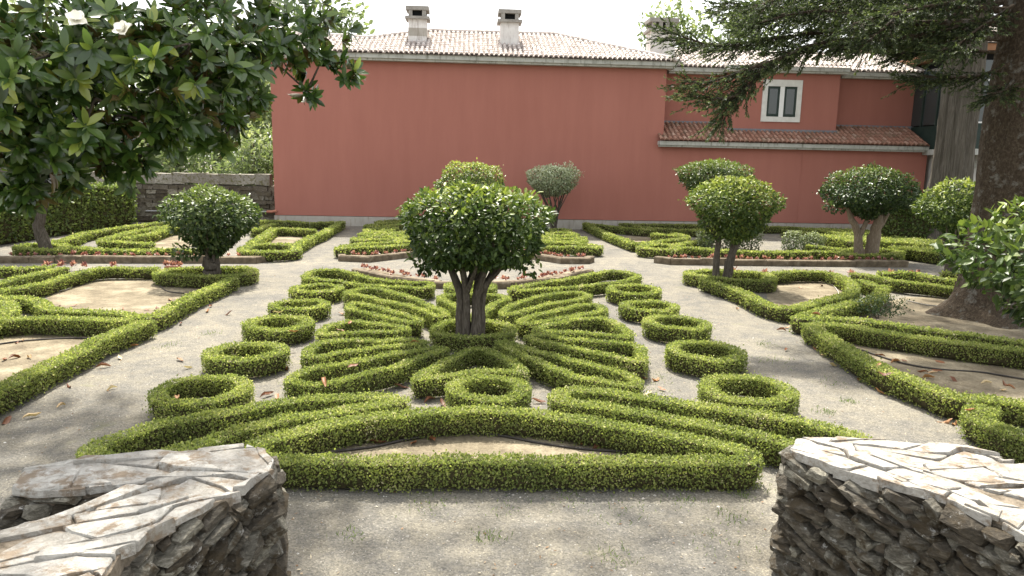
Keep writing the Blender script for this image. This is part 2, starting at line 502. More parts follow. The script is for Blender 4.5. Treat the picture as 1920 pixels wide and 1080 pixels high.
    def tiles(name, stops, moss):
        m, n, l = new_mat(name)
        a = n.new('ShaderNodeAttribute'); a.attribute_name = 'tint'
        r = ramp(n, stops); l.new(a.outputs['Fac'], r.inputs[0])
        g = pos(n)
        t = noise(n, l, 2.0, 6, 0.7, g)
        r2 = ramp(n, [(0.5, (0, 0, 0)), (0.68, (0.75, 0.75, 0.75))]); l.new(t.outputs[0], r2.inputs[0])
        c = mixc(n, l, 'MIX', r2.outputs[0], r.outputs[0], moss)
        t3 = noise(n, l, 30, 4, 0.6, g)
        finish(n, l, c, 0.85, bump(n, l, t3.outputs[0], 0.3, 0.01), spec=0.2)
    tiles('roof_tile', [(0.0, (0.30, 0.25, 0.22)), (0.5, (0.44, 0.39, 0.355)), (1.0, (0.56, 0.515, 0.48))], (0.40, 0.38, 0.35))
    tiles('lean_to_tile', [(0.0, (0.20, 0.10, 0.07)), (0.5, (0.29, 0.155, 0.108)), (1.0, (0.38, 0.26, 0.20))], (0.13, 0.115, 0.075))
make_materials()

# plan of the garden in metres (x right, y away from the terrace)
HEDGES = [
    ('long slender box hedge loop at the far corner of the fan, left of the tree', True, [(-3.59, 16.39), (-3.56, 17.27), (-3.17, 17.47), (-2.66, 17.0), (-2.21, 16.4), (-1.63, 15.92), (-1.16, 15.77), (-0.78, 15.62), (-0.84, 15.15), (-1.31, 15.22), (-1.77, 15.29), (-2.35, 15.53), (-2.79, 15.85), (-3.19, 16.0)], 0.152, 0.28, 'box hedge loops of the centre fan'),
    ('second box hedge petal from the far end, left half of the fan', True, [(-2.35, 14.38), (-2.25, 14.85), (-1.92, 15.02), (-1.52, 14.61), (-1.11, 14.04), (-0.74, 13.36), (-0.36, 12.56), (-0.48, 12.29), (-0.77, 12.77), (-1.23, 13.39), (-1.59, 13.72), (-1.99, 14.17)], 0.152, 0.28, 'box hedge loops of the centre fan'),
    ('third box hedge petal from the far end, left half of the fan', True, [(-2.11, 13.15), (-2.05, 13.51), (-1.68, 13.12), (-1.32, 12.71), (-0.98, 12.27), (-0.78, 11.94), (-0.94, 11.85), (-1.27, 12.17), (-1.6, 12.47), (-2.01, 12.82)], 0.152, 0.28, 'box hedge loops of the centre fan'),
    ('rounded box hedge petal holding a big dead leaf, left half of the fan', True, [(-2.19, 10.96), (-2.17, 11.5), (-2.01, 11.82), (-1.81, 11.91), (-1.35, 11.64), (-0.97, 11.42), (-1.03, 11.22), (-1.43, 11.1), (-1.82, 11.04)], 0.152, 0.28, 'box hedge loops of the centre fan'),
    ('fifth box hedge petal, nearest but one, left half of the fan', True, [(-2.14, 9.75), (-2.16, 10.12), (-2.07, 10.4), (-1.73, 10.63), (-1.34, 10.61), (-0.96, 10.65), (-0.59, 10.46), (-1.11, 10.23), (-1.39, 10.06), (-1.73, 9.87), (-2.0, 9.67)], 0.152, 0.28, 'box hedge loops of the centre fan'),
    ('longest nearest box hedge petal with twigs on it, left half of the fan', True, [(-2.08, 8.56), (-2.08, 8.78), (-2.0, 8.99), (-1.78, 9.21), (-1.43, 9.44), (-1.11, 9.74), (-0.77, 10.0), (-0.4, 10.22), (-0.31, 10.07), (-0.62, 9.61), (-0.93, 9.17), (-1.23, 8.88), (-1.51, 8.6), (-1.8, 8.47)], 0.152, 0.28, 'box hedge loops of the centre fan'),
    ('long box hedge loop at the far corner of the fan, right of the tree', True, [(0.97, 15.25), (1.74, 16.02), (2.4, 16.55), (2.94, 17.23), (3.47, 17.79), (3.87, 17.64), (4.04, 16.98), (3.59, 16.32), (2.9, 15.84), (2.24, 15.39), (1.64, 15.09), (1.09, 14.93)], 0.152, 0.28, 'box hedge loops of the centre fan'),
    ('second box hedge petal from the far end, right half of the fan', True, [(0.64, 12.69), (0.83, 13.33), (1.18, 13.93), (1.67, 14.47), (2.15, 14.74), (2.44, 14.39), (2.04, 13.91), (1.66, 13.62), (1.1, 12.94), (0.73, 12.42)], 0.152, 0.28, 'box hedge loops of the centre fan'),
    ('third box hedge petal from the far end, right half of the fan', True, [(0.89, 11.91), (1.09, 12.3), (1.57, 12.81), (2.13, 13.38), (2.41, 13.5), (2.47, 12.9), (2.0, 12.51), (1.48, 12.1), (1.05, 11.79)], 0.152, 0.28, 'box hedge loops of the centre fan'),
    ('rounded leaf-shaped box hedge petal with pointed outer end, right half of the fan', True, [(1.1, 11.33), (1.3, 11.64), (1.78, 12.06), (2.26, 12.25), (2.46, 12.0), (2.54, 11.18), (2.43, 10.86), (2.05, 11.06), (1.65, 11.16), (1.24, 11.26)], 0.152, 0.28, 'box hedge loops of the centre fan'),
    ('fifth box hedge petal, broad squared outer end, right half of the fan', True, [(0.93, 10.82), (1.19, 10.97), (1.47, 10.77), (1.85, 10.61), (2.24, 10.55), (2.51, 10.4), (2.44, 9.79), (2.31, 9.46), (1.96, 9.81), (1.63, 10.07), (1.29, 10.44)], 0.152, 0.28, 'box hedge loops of the centre fan'),
    ('longest nearest box hedge petal of the right half of the fan', True, [(0.49, 10.48), (0.59, 10.52), (0.87, 10.12), (1.22, 9.8), (1.53, 9.42), (1.83, 9.12), (2.05, 8.79), (2.08, 8.52), (1.96, 8.39), (1.72, 8.54), (1.42, 8.74), (1.24, 9.02), (1.02, 9.37), (0.74, 9.85)], 0.152, 0.28, 'box hedge loops of the centre fan'),
    ('triangular box hedge between the ringed tree and the small front ring', True, [(0.12, 10.13), (-0.22, 9.56), (-0.49, 9.02), (-0.6, 8.72), (-0.29, 8.77), (0.02, 8.93), (0.38, 9.03), (0.71, 8.94), (0.62, 9.41), (0.39, 9.9)], 0.152, 0.28, None),
    ('triangular box hedge half hidden behind the centre tree trunk', True, [(-0.51, 14.13), (0.13, 14.51), (0.78, 14.19), (0.49, 13.36), (0.13, 12.31), (-0.2, 13.18)], 0.152, 0.28, None),
    ('long spindle-shaped box hedge across the front of the parterre', True, [(-1.93, 6.41), (-1.93, 6.6), (-1.65, 6.91), (-1.17, 7.24), (-0.62, 7.41), (0.11, 7.52), (0.84, 7.41), (1.39, 7.15), (1.89, 6.87), (2.36, 6.57), (2.6, 6.33), (2.57, 6.18), (2.42, 6.14), (1.98, 6.19), (1.21, 6.18), (0.22, 6.19), (-0.52, 6.2), (-1.25, 6.23), (-1.75, 6.26)], 0.225, 0.28, None),
    ('hairpin box hedge running out behind the stone wall, left of the spindle hedge', True, [(-3.33, 6.41), (-3.31, 6.71), (-3.02, 7.12), (-2.66, 7.34), (-2.41, 7.5), (-2.01, 7.77), (-1.55, 7.92), (-1.07, 8.01), (-0.82, 7.98), (-0.73, 7.83), (-1.03, 7.69), (-1.35, 7.46), (-1.74, 7.3), (-2.11, 7.01), (-2.43, 6.65), (-2.75, 6.35), (-3.02, 6.23)], 0.225, 0.28, None),
    ('hairpin box hedge running out behind the stone wall, right of the spindle hedge', True, [(1.06, 8.06), (1.24, 8.24), (1.55, 8.18), (1.84, 8.06), (2.31, 7.87), (3.0, 7.45), (3.49, 7.2), (3.63, 7.0), (3.88, 6.74), (3.67, 6.52), (3.35, 6.39), (3.16, 6.58), (2.75, 6.87), (2.27, 7.19), (1.63, 7.56), (1.28, 7.76), (1.07, 7.89)], 0.225, 0.28, None),
    ('straight box hedge edging the left path below the single-trunk camellia', False, [(-5.06, 16.07), (-5.16, 14.36), (-5.15, 13.03), (-5.17, 12.17), (-5.76, 12.36), (-6.48, 12.51), (-7.04, 12.63), (-7.49, 13.22), (-7.92, 13.61), (-8.48, 13.69), (-9.02, 13.67)], 0.25, 0.28, 'box hedges of the left bed'),
    ('curved box hedge along the back of the bare soil bed by the left path', False, [(-8.83, 13.36), (-8.84, 14.28), (-8.59, 15.16), (-8.57, 16.66), (-8.31, 17.34), (-7.19, 17.42)], 0.25, 0.28, 'box hedges of the left bed'),
    ('small box hedge block around the foot of the camellia on the left side', True, [(-6.75, 16.56), (-6.89, 17.28), (-6.11, 17.59), (-5.22, 17.58), (-4.94, 16.84), (-5.57, 16.33)], 0.25, 0.28, 'box hedges of the left bed'),
    ('box hedge edging the left path nearest the left stone wall', False, [(-5.06, 11.76), (-5.16, 11.09), (-5.23, 10.55), (-5.21, 9.93), (-5.23, 9.42), (-5.22, 8.91), (-5.21, 8.46), (-5.21, 7.97), (-5.17, 7.41)], 0.27, 0.28, 'box hedges of the left bed'),
    ('straight box hedge branching off the nearest hedge of the left path', False, [(-5.36, 11.8), (-6.2, 11.89), (-6.92, 11.94), (-7.22, 11.85), (-7.78, 11.72)], 0.25, 0.28, 'box hedges of the left bed'),
    ('loose pale box hedge tuft at the left picture edge', True, [(-8.41, 12.99), (-8.08, 13.2), (-7.54, 12.34), (-7.39, 11.35)], 0.25, 0.28, 'box hedges of the left bed'),
    ('short low box hedge beside the left kerb, rear of two', False, [(-11.07, 17.04), (-10.57, 17.16), (-9.99, 17.38), (-9.63, 17.58)], 0.25, 0.28, 'box hedges of the left bed'),
    ('slanting low box hedge beside the left kerb, front of two', False, [(-9.4, 14.25), (-9.45, 15.3), (-9.41, 16.14), (-9.2, 17.27)], 0.25, 0.28, 'box hedges of the left bed'),
    ('box hedge block at the foot of the crooked trunk behind the left kerb', True, [(-12.21, 20.73), (-12.4, 21.62), (-11.71, 21.7), (-11.08, 20.98), (-11.18, 20.36)], 0.3, 0.3, 'box hedges of the far left parterre'),
    ('long box hedge just behind the flowers of the left kerb', False, [(-10.89, 21.01), (-9.88, 20.61), (-8.95, 20.59), (-8.53, 20.88), (-7.88, 20.7), (-7.01, 20.67)], 0.3, 0.3, 'box hedges of the far left parterre'),
    ('short box hedge inside the far left bed, left of the camellia crown', False, [(-10.91, 22.5), (-10.15, 22.45), (-9.33, 22.26)], 0.3, 0.3, 'box hedges of the far left parterre'),
    ('outermost box hedge sweeping along the tall left hedge', False, [(-12.19, 22.2), (-12.17, 23.25), (-12.54, 25.06), (-12.32, 26.65), (-12.11, 27.99), (-11.76, 29.49), (-11.09, 30.39)], 0.3, 0.3, 'box hedges of the far left parterre'),
    ('middle box hedge sweeping back through the far left bed', False, [(-11.08, 22.93), (-11.2, 24.19), (-11.26, 26.01), (-11.07, 27.49), (-10.68, 28.7)], 0.3, 0.3, 'box hedges of the far left parterre'),
    ('inner box hedge sweeping back through the far left bed', False, [(-10.56, 23.46), (-10.46, 25.0), (-10.63, 26.92), (-10.28, 27.62)], 0.3, 0.3, 'box hedges of the far left parterre'),
    ('squared box hedge loop at the end of the left kerb', True, [(-6.26, 20.87), (-6.34, 22.19), (-5.55, 22.42), (-5.07, 21.91), (-4.91, 21.02), (-5.54, 20.58)], 0.3, 0.3, 'box hedges of the far left parterre'),
    ('box hedge lining the far left path up to the red wall', False, [(-5.11, 22.33), (-5.13, 24.67), (-5.06, 26.34), (-5.17, 30.68)], 0.3, 0.3, 'box hedges of the far left parterre'),
    ('short box hedge across the far left bed near the red wall', False, [(-7.04, 27.27), (-6.38, 27.38), (-5.54, 26.88)], 0.3, 0.3, 'box hedges of the far left parterre'),
    ('slanting box hedge right of the left camellia crown', False, [(-7.09, 27.48), (-6.69, 24.3), (-6.55, 22.59)], 0.3, 0.3, 'box hedges of the far left parterre'),
    ('second slanting box hedge right of the left camellia crown', False, [(-7.62, 26.76), (-7.54, 29.24)], 0.3, 0.3, 'box hedges of the far left parterre'),
    ('farthest box hedge at the foot of the red wall, left end', False, [(-8.82, 30.55), (-7.69, 30.49), (-6.44, 29.93)], 0.3, 0.3, 'box hedges of the far left parterre'),
    ('farthest box hedge beside the far left path', False, [(-6.17, 29.73), (-5.46, 30.63)], 0.3, 0.3, 'box hedges of the far left parterre'),
    ('front box hedge loop of the far fan behind the left curved kerb', True, [(-3.75, 21.52), (-3.47, 22.52), (-2.5, 23.38), (-1.7, 23.47), (-1.63, 22.88), (-2.39, 22.36), (-3.37, 21.83)], 0.26, 0.3, 'box hedges of the far centre fan'),
    ('second box hedge petal of the far fan, left half', True, [(-3.69, 24.19), (-3.19, 25.11), (-2.55, 25.02), (-2.52, 24.34), (-3.21, 23.92)], 0.26, 0.3, 'box hedges of the far centre fan'),
    ('third box hedge petal of the far fan, left half', True, [(-3.66, 25.97), (-2.72, 26.69), (-2.65, 26.01), (-3.41, 25.44)], 0.26, 0.3, 'box hedges of the far centre fan'),
    ('fourth box hedge petal of the far fan, left half', True, [(-3.69, 27.58), (-2.88, 28.26), (-2.76, 27.51), (-3.52, 26.98)], 0.26, 0.3, 'box hedges of the far centre fan'),
    ('fifth box hedge petal of the far fan, left half', True, [(-3.87, 29.38), (-2.82, 30.45), (-2.74, 29.57), (-3.68, 28.7)], 0.26, 0.3, 'box hedges of the far centre fan'),
    ('last box hedge of the far fan at the red wall, left half', True, [(-3.7, 30.95), (-2.89, 31.79), (-2.83, 31.11), (-3.53, 30.45)], 0.26, 0.3, 'box hedges of the far centre fan'),
    ('box hedge loop left of the centre crown in the far fan', True, [(-2.27, 24.54), (-1.61, 25.69), (-1.5, 23.97), (-2.13, 23.73)], 0.26, 0.3, 'box hedges of the far centre fan'),
    ('smaller box hedge loop left of the centre crown in the far fan', True, [(-2.49, 26.33), (-1.73, 27.67), (-1.66, 26.64), (-2.37, 25.59)], 0.26, 0.3, 'box hedges of the far centre fan'),
    ('front box hedge loop of the far fan behind the right curved kerb', True, [(2.27, 23.64), (3.2, 23.91), (3.85, 23.51), (4.11, 22.66), (3.27, 22.71), (2.23, 22.88)], 0.26, 0.3, 'box hedges of the far centre fan'),
    ('second box hedge petal of the far fan, right half', True, [(2.47, 24.47), (3.36, 25.09), (3.96, 24.65), (3.23, 24.07)], 0.26, 0.3, 'box hedges of the far centre fan'),
    ('third box hedge petal of the far fan, right half', True, [(2.68, 25.63), (3.5, 26.21), (4.06, 25.54), (3.36, 25.09)], 0.26, 0.3, 'box hedges of the far centre fan'),
    ('fourth box hedge petal of the far fan, right half', True, [(2.8, 26.89), (3.66, 27.42), (3.94, 26.65), (3.31, 26.18)], 0.26, 0.3, 'box hedges of the far centre fan'),
    ('last box hedge of the far fan beside the grey small tree', True, [(3.04, 28.18), (3.62, 28.72), (3.87, 28.09), (3.38, 27.59)], 0.26, 0.3, 'box hedges of the far centre fan'),
    ('box hedge lining the far right path in a long diagonal', False, [(5.11, 31.71), (5.15, 28.5), (5.32, 25.89), (5.5, 23.86)], 0.3, 0.3, 'box hedges of the far right parterre'),
    ('squared box hedge loop at the left end of the right kerb', True, [(5.46, 22.66), (5.93, 23.6), (6.52, 23.67), (6.72, 23.09), (6.36, 22.34)], 0.3, 0.3, 'box hedges of the far right parterre'),
    ('long box hedge just behind the flowers of the right kerb', False, [(6.83, 23.1), (7.43, 22.59), (8.04, 22.24), (9.27, 22.09), (10.82, 22.25), (11.5, 22.18)], 0.3, 0.3, 'box hedges of the far right parterre'),
    ('box hedge loop around the two trunks of the far right camellia', True, [(11.88, 22.36), (12.58, 23.14), (13.39, 23.37), (13.89, 22.99), (13.44, 22.11), (12.4, 21.61), (11.63, 21.67)], 0.3, 0.3, 'box hedges of the far right parterre'),
    ('zigzag box hedge in the far right bed', False, [(5.68, 23.89), (6.46, 24.63), (7.91, 26.23), (7.82, 27.6)], 0.3, 0.3, 'box hedges of the far right parterre'),
    ('short box hedge slanting to the right camellia trunks', False, [(6.8, 23.55), (7.6, 24.6), (8.39, 25.56)], 0.3, 0.3, 'box hedges of the far right parterre'),
    ('back box hedge of the far right bed, front of two', False, [(5.3, 31.2), (6.34, 29.85), (7.35, 28.83)], 0.3, 0.3, 'box hedges of the far right parterre'),
    ('back box hedge of the far right bed at the red wall', False, [(6.59, 31.97), (8.53, 32.03), (10.32, 31.79), (12.59, 31.37)], 0.3, 0.3, 'box hedges of the far right parterre'),
    ('middle box hedge of the far right bed in the wall shade', False, [(6.98, 30.45), (8.06, 29.4), (9.48, 29.16)], 0.3, 0.3, 'box hedges of the far right parterre'),
    ('short stub of box hedge in the far right bed', False, [(7.05, 27.49), (7.29, 26.92), (7.67, 26.78)], 0.3, 0.3, 'box hedges of the far right parterre'),
    ('long diagonal box hedge behind the grey shrubs', False, [(13.18, 29.96), (13.48, 29.07), (13.64, 27.19), (13.71, 25.34)], 0.3, 0.3, 'box hedges of the far right parterre'),
    ('box hedge stub at the wall behind the grey shrubs', False, [(12.74, 31.13), (14.14, 31.1), (14.78, 30.45)], 0.3, 0.3, 'box hedges of the far right parterre'),
    ('box hedge next to the far right camellia trunks, low and slanting', False, [(11.39, 23.92), (11.83, 23.5), (12.16, 23.1)], 0.3, 0.3, 'box hedges of the far right parterre'),
    ('broad flat-topped box hedge carpet right of the far camellia, rear strip', False, [(14.08, 28.54), (15.64, 28.99), (16.55, 28.24), (17.14, 27.07)], 2.2, 0.36, 'box hedges of the far right parterre'),
    ('broad flat-topped box hedge carpet right of the far camellia, middle strip', False, [(13.24, 25.98), (14.86, 26.0), (16.01, 25.25), (16.74, 24.0)], 2.2, 0.36, 'box hedges of the far right parterre'),
    ('broad flat-topped box hedge carpet right of the far camellia, front strip', False, [(14.13, 22.38), (15.08, 22.62), (16.0, 22.15), (16.89, 21.7)], 1.9, 0.36, 'box hedges of the far right parterre'),
    ('box hedge loop around the pair of slim trunks beside the right path', True, [(5.38, 17.34), (5.63, 17.79), (6.5, 18.03), (7.31, 17.64), (7.24, 16.96), (6.91, 16.39), (6.38, 16.59), (5.81, 16.87)], 0.26, 0.29, 'box hedges of the right bed'),
    ('box hedge enclosing the bare soil bed beside the right path', False, [(5.5, 16.61), (5.57, 16.16), (5.77, 15.06), (5.75, 13.91), (5.9, 13.28), (6.17, 13.29), (6.73, 13.74), (7.58, 14.4), (8.34, 15.26), (8.95, 16.6), (9.08, 17.86), (8.46, 18.0), (7.62, 17.67)], 0.26, 0.29, 'box hedges of the right bed'),
    ('wedge-shaped box hedge pointing to the right path, rear of two', False, [(9.16, 15.51), (8.38, 14.44), (7.11, 13.43), (6.34, 12.85), (5.79, 12.28), (6.34, 12.38), (6.89, 12.14), (7.31, 11.73), (7.9, 11.31), (8.65, 10.64), (8.94, 10.16)], 0.26, 0.29, 'box hedges of the right bed'),
    ('wedge-shaped box hedge edging the right path, front of two', False, [(8.6, 9.76), (8.24, 10.11), (7.59, 10.55), (7.09, 11.03), (6.67, 11.36), (6.27, 11.78), (5.76, 11.73), (5.68, 11.29), (5.62, 10.51), (5.54, 9.66), (5.51, 9.0), (5.59, 8.59), (5.64, 8.31), (5.73, 8.0), (6.08, 7.88), (6.38, 7.73), (6.71, 7.5)], 0.28, 0.29, 'box hedges of the right bed'),
    ('box hedge corner behind the right stone wall', False, [(5.85, 7.61), (5.55, 7.33), (5.52, 6.93), (5.59, 6.7), (5.7, 6.3)], 0.3, 0.29, 'box hedges of the right bed'),
    ('pale thin box hedge in front of the big conifer trunk', False, [(9.72, 17.82), (9.97, 17.23), (10.17, 16.52), (10.76, 16.02), (11.07, 15.41), (11.43, 14.84)], 0.26, 0.29, 'box hedges of the right bed'),
    ('short pale box hedge stub beside the conifer roots', False, [(9.28, 16.69), (9.26, 16.01), (9.4, 15.73)], 0.26, 0.29, 'box hedges of the right bed'),
    ('dark box hedge behind the pale thin one by the conifer', False, [(10.5, 17.96), (11.34, 17.93), (11.44, 17.08), (12.03, 16.71), (12.62, 16.43)], 0.26, 0.29, 'box hedges of the right bed'),
    ('short dark box hedge nearest the conifer trunk', False, [(12.32, 18.18), (12.7, 17.76), (13.3, 17.54)], 0.26, 0.29, 'box hedges of the right bed'),
]
RINGS = [
    ((-3.01, 8.27), 1.14, 'nearest of the five round box hedge rings lining the left path', 'box hedge rings left row'),
    ((-3.0, 9.97), 1.14, 'second nearest of the five round box hedge rings lining the left path', 'box hedge rings left row'),
    ((-3.01, 11.72), 1.14, 'middle of the five round box hedge rings lining the left path', 'box hedge rings left row'),
    ((-3.04, 13.37), 1.14, 'second farthest of the five round box hedge rings lining the left path', 'box hedge rings left row'),
    ((-3.07, 15.05), 1.14, 'farthest of the five round box hedge rings lining the left path', 'box hedge rings left row'),
    ((3.37, 8.32), 1.18, 'nearest of the five round box hedge rings lining the right path', 'box hedge rings right row'),
    ((3.43, 10.08), 1.18, 'second nearest of the five round box hedge rings lining the right path', 'box hedge rings right row'),
    ((3.54, 11.95), 1.18, 'middle of the five round box hedge rings lining the right path', 'box hedge rings right row'),
    ((3.43, 13.45), 1.18, 'second farthest of the five round box hedge rings lining the right path', 'box hedge rings right row'),
    ((3.51, 15.14), 1.22, 'farthest of the five round box hedge rings lining the right path', 'box hedge rings right row'),
    ((0.1, 11.46), 1.4, 'round box hedge ring around the trunk of the centre tree', 'box hedge rings on the axis'),
    ((0.26, 8.29), 1.04, 'small round box hedge ring just behind the long spindle hedge', 'box hedge rings on the axis'),
    ((0.08, 15.32), 1.15, 'round box hedge ring beside the curved kerb behind the centre tree', 'box hedge rings on the axis'),
]
WALL_LEFT_BACK = [(-2.69, 4.26), (-2.76, 4.49), (-2.57, 4.63), (-2.49, 4.76), (-2.21, 4.78), (-1.94, 4.81), (-1.72, 4.89), (-1.52, 4.93), (-1.35, 4.83), (-1.26, 4.66), (-1.24, 4.51), (-1.32, 4.35), (-1.56, 4.41), (-1.91, 4.4), (-2.04, 4.33), (-2.22, 4.25), (-2.53, 4.22)]
WALL_LEFT_FRONT = [(-1.9, 4.39), (-1.56, 4.41), (-1.32, 4.35), (-1.23, 4.49), (-1.21, 4.46), (-1.31, 4.32), (-1.33, 4.19), (-1.44, 4.09), (-1.53, 3.92), (-1.66, 3.71), (-1.67, 3.61), (-1.74, 3.53), (-1.7, 3.32), (-1.7, 3.08), (-2.39, 3.1), (-2.71, 3.56), (-2.39, 3.81), (-2.14, 4.01), (-2.0, 4.23)]
WALL_RIGHT = [(2.28, 4.8), (2.41, 5.0), (2.61, 5.04), (3.02, 4.99), (3.18, 4.95), (3.45, 4.88), (3.61, 4.83), (3.68, 4.72), (3.78, 4.58), (4.0, 4.39), (4.18, 4.11), (3.26, 3.12), (3.15, 3.43), (3.08, 3.71), (2.95, 3.99), (2.86, 4.13), (2.63, 4.26), (2.46, 4.48), (2.33, 4.68)]
MAGNOLIA_CLUMPS = [
    (-3.73, 6.80, 3.90, 0.70),
    (-2.97, 6.50, 3.88, 0.62),
    (-2.56, 7.00, 3.97, 0.62),
    (-2.14, 7.50, 4.14, 0.52),
    (-1.70, 7.80, 4.25, 0.42),
    (-1.45, 8.00, 4.09, 0.26),
    (-3.62, 6.50, 3.31, 0.65),
    (-3.01, 6.40, 3.31, 0.55),
    (-2.65, 6.80, 3.47, 0.52),
    (-2.35, 7.30, 3.64, 0.42),
    (-1.98, 7.60, 3.83, 0.36),
    (-1.59, 8.00, 3.87, 0.20),
    (-1.28, 8.00, 3.77, 0.12),
    (-3.80, 6.60, 2.87, 0.45),
    (-3.35, 6.60, 2.94, 0.40),
    (-3.06, 6.80, 3.05, 0.34),
    (-2.76, 6.80, 3.17, 0.26),
    (-3.82, 6.60, 2.64, 0.24),
    (-3.03, 6.90, 2.77, 0.18),
    (-3.56, 6.70, 2.71, 0.20),
    (-2.51, 7.50, 3.23, 0.24),
    (-2.42, 7.60, 3.05, 0.12),
    (-2.20, 7.80, 3.41, 0.22),
    (-1.68, 8.00, 3.57, 0.10),
    (-2.65, 7.00, 3.08, 0.20),
    (-3.18, 6.20, 3.58, 0.50),
    (-2.56, 6.20, 3.64, 0.50),
    (-3.40, 6.30, 3.04, 0.40),
    (-3.63, 6.20, 3.12, 0.45),
    (-3.23, 6.70, 2.83, 0.22),
    (-3.63, 6.50, 2.63, 0.20),
    (-2.38, 6.60, 3.74, 0.45),
    (-2.10, 7.00, 3.80, 0.40),
    (-1.77, 7.40, 4.01, 0.36),
    (-3.47, 6.00, 3.51, 0.50),
    (-3.05, 6.20, 3.11, 0.32),
    (-2.57, 6.80, 3.29, 0.25),
    (-3.96, 6.60, 2.50, 0.12),
    (-2.29, 7.70, 3.25, 0.14),
    (-2.56, 7.40, 3.08, 0.12),
]
CONIFER_BOUGHS = [
    [(10.01, 13.8, 5.64), (7.95, 13.6, 5.5), (6.18, 13.2, 5.24), (5.06, 13.0, 5.04), (4.19, 12.9, 4.91), (3.43, 12.8, 5.08)],
    [(10.05, 13.8, 5.35), (7.36, 13.2, 5.18), (5.83, 12.8, 4.94), (5.03, 12.6, 4.55), (4.56, 12.5, 4.18), (4.2, 12.4, 3.64)],
    [(5.43, 12.7, 4.74), (4.63, 12.5, 4.48), (4.07, 12.4, 4.28), (3.59, 12.3, 4.22)],
    [(5.03, 12.6, 4.59), (4.45, 12.4, 4.04), (3.78, 12.3, 4.01)],
    [(9.99, 13.8, 5.83), (8.79, 14.2, 5.92), (7.34, 14.4, 5.86), (6.12, 14.5, 5.89), (4.87, 14.5, 5.95)],
    [(9.95, 13.8, 6.11), (7.65, 13.2, 6.0), (6.02, 12.8, 5.86), (4.73, 12.5, 5.5)],
    [(10.09, 13.8, 5.07), (9.02, 13.6, 5.06), (8.19, 13.4, 5.01), (7.68, 13.2, 4.92)],
    [(9.98, 13.6, 4.85), (9.21, 13.2, 4.59), (8.49, 13.0, 4.51), (7.78, 12.8, 4.49)],
    [(10.05, 13.8, 5.35), (9.35, 14.5, 5.64), (8.56, 15.0, 5.65), (7.79, 15.4, 5.54)],
    [(9.93, 13.6, 5.88), (8.68, 12.6, 5.3), (8.08, 12.2, 4.96), (7.6, 12.0, 4.79)],
    [(10.12, 13.6, 4.56), (9.5, 13.0, 4.3), (9.17, 12.8, 4.23)],
    [(10.11, 14.0, 6.06), (9.62, 14.8, 5.91), (9.02, 15.4, 5.68), (8.56, 15.8, 5.73)],
    [(6.38, 13.2, 5.24), (5.74, 13.0, 4.84), (5.28, 12.8, 4.84)],
    [(10.17, 14.0, 5.58), (9.88, 15.0, 5.85), (9.1, 15.6, 6.04), (7.71, 16.0, 5.96)],
    [(9.79, 13.6, 6.15), (8.38, 12.8, 5.76), (7.11, 12.2, 5.44), (6.03, 11.8, 5.13)],
    [(10.05, 14.0, 6.44), (8.67, 13.6, 6.21), (7.19, 13.4, 5.94), (5.77, 13.2, 5.58), (4.83, 13.2, 5.38)],
    [(9.86, 13.6, 5.69), (8.38, 13.0, 5.32), (7.21, 12.6, 5.08), (6.19, 12.4, 4.94)],
    [(10.5, 14.6, 6.49), (9.37, 15.2, 6.49), (8.16, 15.6, 6.27), (7.14, 15.8, 6.01)],
    [(6.74, 13.2, 5.52), (5.96, 12.8, 5.51), (5.24, 12.6, 5.37), (4.76, 12.5, 5.21)],
    [(7.22, 12.4, 5.56), (6.67, 12.0, 5.14), (6.32, 11.8, 4.89)],
]
HOSES = [
    ('dark irrigation hose across the soil inside the spindle hedge', [(-1.43, 6.98), (-0.93, 7.13), (-0.62, 7.31), (-0.24, 7.47), (0.04, 7.5), (0.38, 7.41), (0.81, 7.2), (1.23, 7.04), (1.65, 6.96)]),
    ('dark irrigation hose along the soil of the front bed on the left', [(-7.29, 10.91), (-7.03, 11.24), (-6.76, 11.44), (-6.44, 11.59), (-6.06, 11.63), (-5.83, 11.57)]),
    ('pale looped irrigation hose at the far left of the bare soil bed', [(-8.72, 15.08), (-8.61, 15.44), (-8.47, 15.89), (-8.62, 16.5), (-8.76, 16.92)]),
    ('dark hose curling under the hedge at the foot of the camellia on the left', [(-7.54, 17.45), (-7.21, 17.32), (-6.77, 16.46), (-6.35, 15.81), (-5.93, 15.58)]),
    ('long dark hose along the soil of the front bed on the right', [(6.31, 11.22), (6.41, 10.72), (6.56, 10.27), (6.9, 10.02), (7.43, 9.86), (7.71, 9.59), (8.14, 9.25)]),
    ('thin pale hose in the bare soil bed beside the right path', [(8.95, 17.75), (9.04, 17.52), (8.75, 16.67), (8.53, 16.17)]),
    ('dark hose beneath the pale thin hedge by the conifer', [(9.74, 15.5), (9.88, 14.96), (10.34, 14.75), (10.74, 14.65)]),
]
